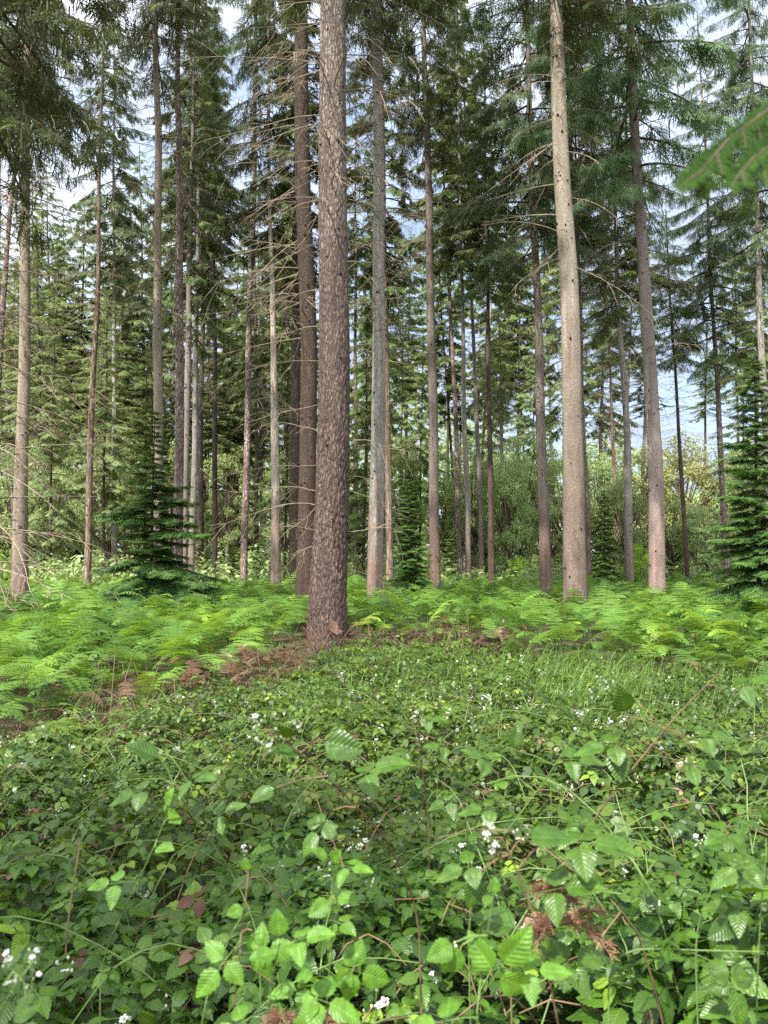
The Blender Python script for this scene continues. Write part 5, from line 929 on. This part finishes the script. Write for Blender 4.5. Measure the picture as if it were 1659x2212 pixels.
# dead conifer twig lying in the brambles
def dead_twig(x, y, D, size, seed, label):
    g = np.random.default_rng(seed); c = px(x, y, D); root = empty('dead_spruce_twig', c, label, 'dead twig'); A = Acc(); B = Acc()
    for i in range(9):
        a_ = g.uniform(-.6, PI + .6); d = np.array((math.cos(a_), g.uniform(-.6, .3), math.sin(a_) * .6 - .15)); d /= np.linalg.norm(d); L = size * g.uniform(.5, 1.1); s = np.linspace(0, 1, 7)[:, None]
        path = d * L * s + np.array((0, 0, -1.)) * L * .35 * s ** 2; v, q = tubes(path[None], np.linspace(.002, .0008, 7)[None], 4); A.add(v, q=q)
        n = 34; f = g.uniform(.1, 1, n) * 6; k = np.minimum(f.astype(int), 5); p = path[k] + (path[k + 1] - path[k]) * (f - k)[:, None]; dd = g.normal(0, 1, (n, 3)) + d * 1.2; dd /= np.linalg.norm(dd, axis=1, keepdims=True)
        pa = p[:, None] + dd[:, None] * np.array([0, .5, 1])[None, :, None] * g.uniform(.012, .02, n)[:, None, None]; v, q = tubes(pa, np.broadcast_to(np.array([[.0008, .0008, .0003]]), (n, 3)), 3); B.add(v, q=q, var=np.repeat(g.uniform(0, 1, n), 9))
    link('stem', A.build('stem', [M['cane_b']]), root); link('needles', B.build('needles', [M['orange']], smooth=False), root)
dead_twig(1232, 1975, 1.22, .06, 3, 'orange brown dead spruce twig caught in the brambles near the level cane')
dead_twig(1205, 2000, 1.2, .05, 4, 'smaller orange dead twig hanging just left below the other orange twig')
dead_twig(1195, 1930, 1.25, .04, 6, 'small orange dead twig above the other orange twigs')
dead_twig(700, 1872 + 330, 1.5, .03, 5, 'tiny orange dead twig low at the front by the slender light green shoot')
dead_twig(610, 1850 + 350, 1.6, .03, 7, 'tiny reddish dead twig low at the front left of the shoot')
# ------------------------------------------------------------------ near conifer whose branch hangs in at the right
def near_fir():
    base = Vector((3.3, 1.2, 0)); root = empty('fir_tree', base, 'near fir tree whose soft green branch hangs in from the right border', 'tree')
    link('trunk', trunk_mesh('trunk', [(0, 0, 0, .09), (0, 0, 7, .05)], 8, M['dark'], sides=12, step=.3, knots=0), root)
    g = np.random.default_rng(9); D = .6
    def needle_axis(A, B, p0, p1, dr, n, ln):
        s = np.linspace(0, 1, 10)[:, None]; path = p0 + (p1 - p0) * s; path[:, 2] -= dr * (s[:, 0] ** 2 - s[:, 0]) * -1 * 0; path = path + np.array((0, 0, 1.)) * (dr * s * (1 - s)); v, q = tubes(path[None], np.linspace(.0011, .0005, 10)[None], 4); A.add(v, q=q)
        t = np.linspace(.02, 1, n); f = t * 8.999; k = f.astype(int); p = path[k] + (path[k + 1] - path[k]) * (f - k)[:, None]; T_ = path[k + 1] - path[k]; T_ /= np.linalg.norm(T_, axis=1, keepdims=True)
        for sg in (-1, 1):
            side = np.cross(T_, [0.15, -1., .2]); side /= np.linalg.norm(side, axis=1, keepdims=True); d = side * sg * .85 + T_ * .5 + g.normal(0, .10, (n, 3)); L = ln * g.uniform(.8, 1.1, n) * (1 - .35 * t)
            w = np.cross(d, [0, -1., .3]); w /= np.linalg.norm(w, axis=1, keepdims=True); w *= .0007
            e = p + d * L[:, None]; m = p + d * L[:, None] * .5; vv = np.stack([p - w * .6, m - w, e - w * .3, e + w * .3, m + w, p + w * .6], 1); q = (np.array([(0, 1, 4, 5), (1, 2, 3, 4)])[None] + (np.arange(n) * 6)[:, None, None]).reshape(-1, 4)
            B.add(vv.reshape(-1, 3), q=q, var=np.repeat(np.clip(g.normal(.4, .2, n), 0, 1), 6))
    specs = [[(1760, 150), (1665, 235), (1575, 300), (1495, 395)], [(1760, 330), (1690, 300), (1640, 330), (1600, 372)], [(1800, -20), (1720, 10), (1660, 30), (1625, 62)], [(1740, 300), (1700, 400), (1640, 470), (1600, 500)], [(1560, 395), (1520, 440), (1490, 480), (1462, 508)]]
    for bi, sp in enumerate(specs[:2]):
        A = Acc(); B = Acc(); P = [np.array(list(px(x, y, D + .04 * (3 - i)) - base)) for i, (x, y) in enumerate(sp)]
        # limb back to the trunk
        tr = np.array((0, 0, P[0][2] + 2.1)); u_ = np.linspace(0, 1, 12)[:, None]; l_ = tr * (1 - u_) + P[0] * u_ + np.array((0, 0, 1.)) * .75 * np.sin(u_ * PI) * u_; v, q = tubes(l_[None], np.linspace(.02, .0012, 12)[None], 6); A.add(v, q=q)
        for i in range(len(P) - 1):
            needle_axis(A, B, P[i], P[i + 1], .003, 60, .013)
            for k in range(3):
                f = (k + g.uniform(0, 1)) / 3; a_ = P[i] * (1 - f) + P[i + 1] * f; d = P[i + 1] - P[i]; d /= np.linalg.norm(d)
                for sg in (-1, 1):
                    e = d * g.uniform(.35, .8) + np.cross(d, [0, 1., 0]) * sg * g.uniform(.2, .7) + np.array((0, g.uniform(-.4, .4), -.65)); e /= np.linalg.norm(e)
                    needle_axis(A, B, a_, a_ + e * g.uniform(.02, .055), .002, 34, .011)
        br = link('branch', A.build('branch', [M['twig']]), root); link('needles', B.build('needles', [M['fir']], smooth=False), br)
M['fir'] = leafmat('needles_fir_light', (0.02, 0.055, 0.004), (0.04, 0.095, 0.006), (0.065, 0.14, 0.01), 0.6, 0.15, 0.3)
near_fir()
# ------------------------------------------------------------------ trees behind the photographer that shade the foreground
for (x, y, H, lab) in ((-4.9, -3.9, 13, 'spruce behind the viewer, left one'), (-7.5, -7.5, 17, 'spruce behind the viewer, tallest one')):
    root = empty('spruce_tree', (x, y, 0), lab, 'tree', 'spruces behind the viewer'); link('trunk', trunk_mesh('trunk', [(0, 0, 0, .16), (0, 0, H, .03)], H, M['dark'], sides=8, step=.8, knots=0), root)
    o = link('crown', crown('E'), root, (0, 0, H * .22), (0, 0, x), (.9, .9, H * .78 / 20)); set_mats(o, 'needle')
tot = sum(len(o.data.polygons) for o in scene.objects if o.type == 'MESH'); print('faces (with copies)', tot, 'unique', sum(len(m.polygons) for m in bpy.data.meshes))
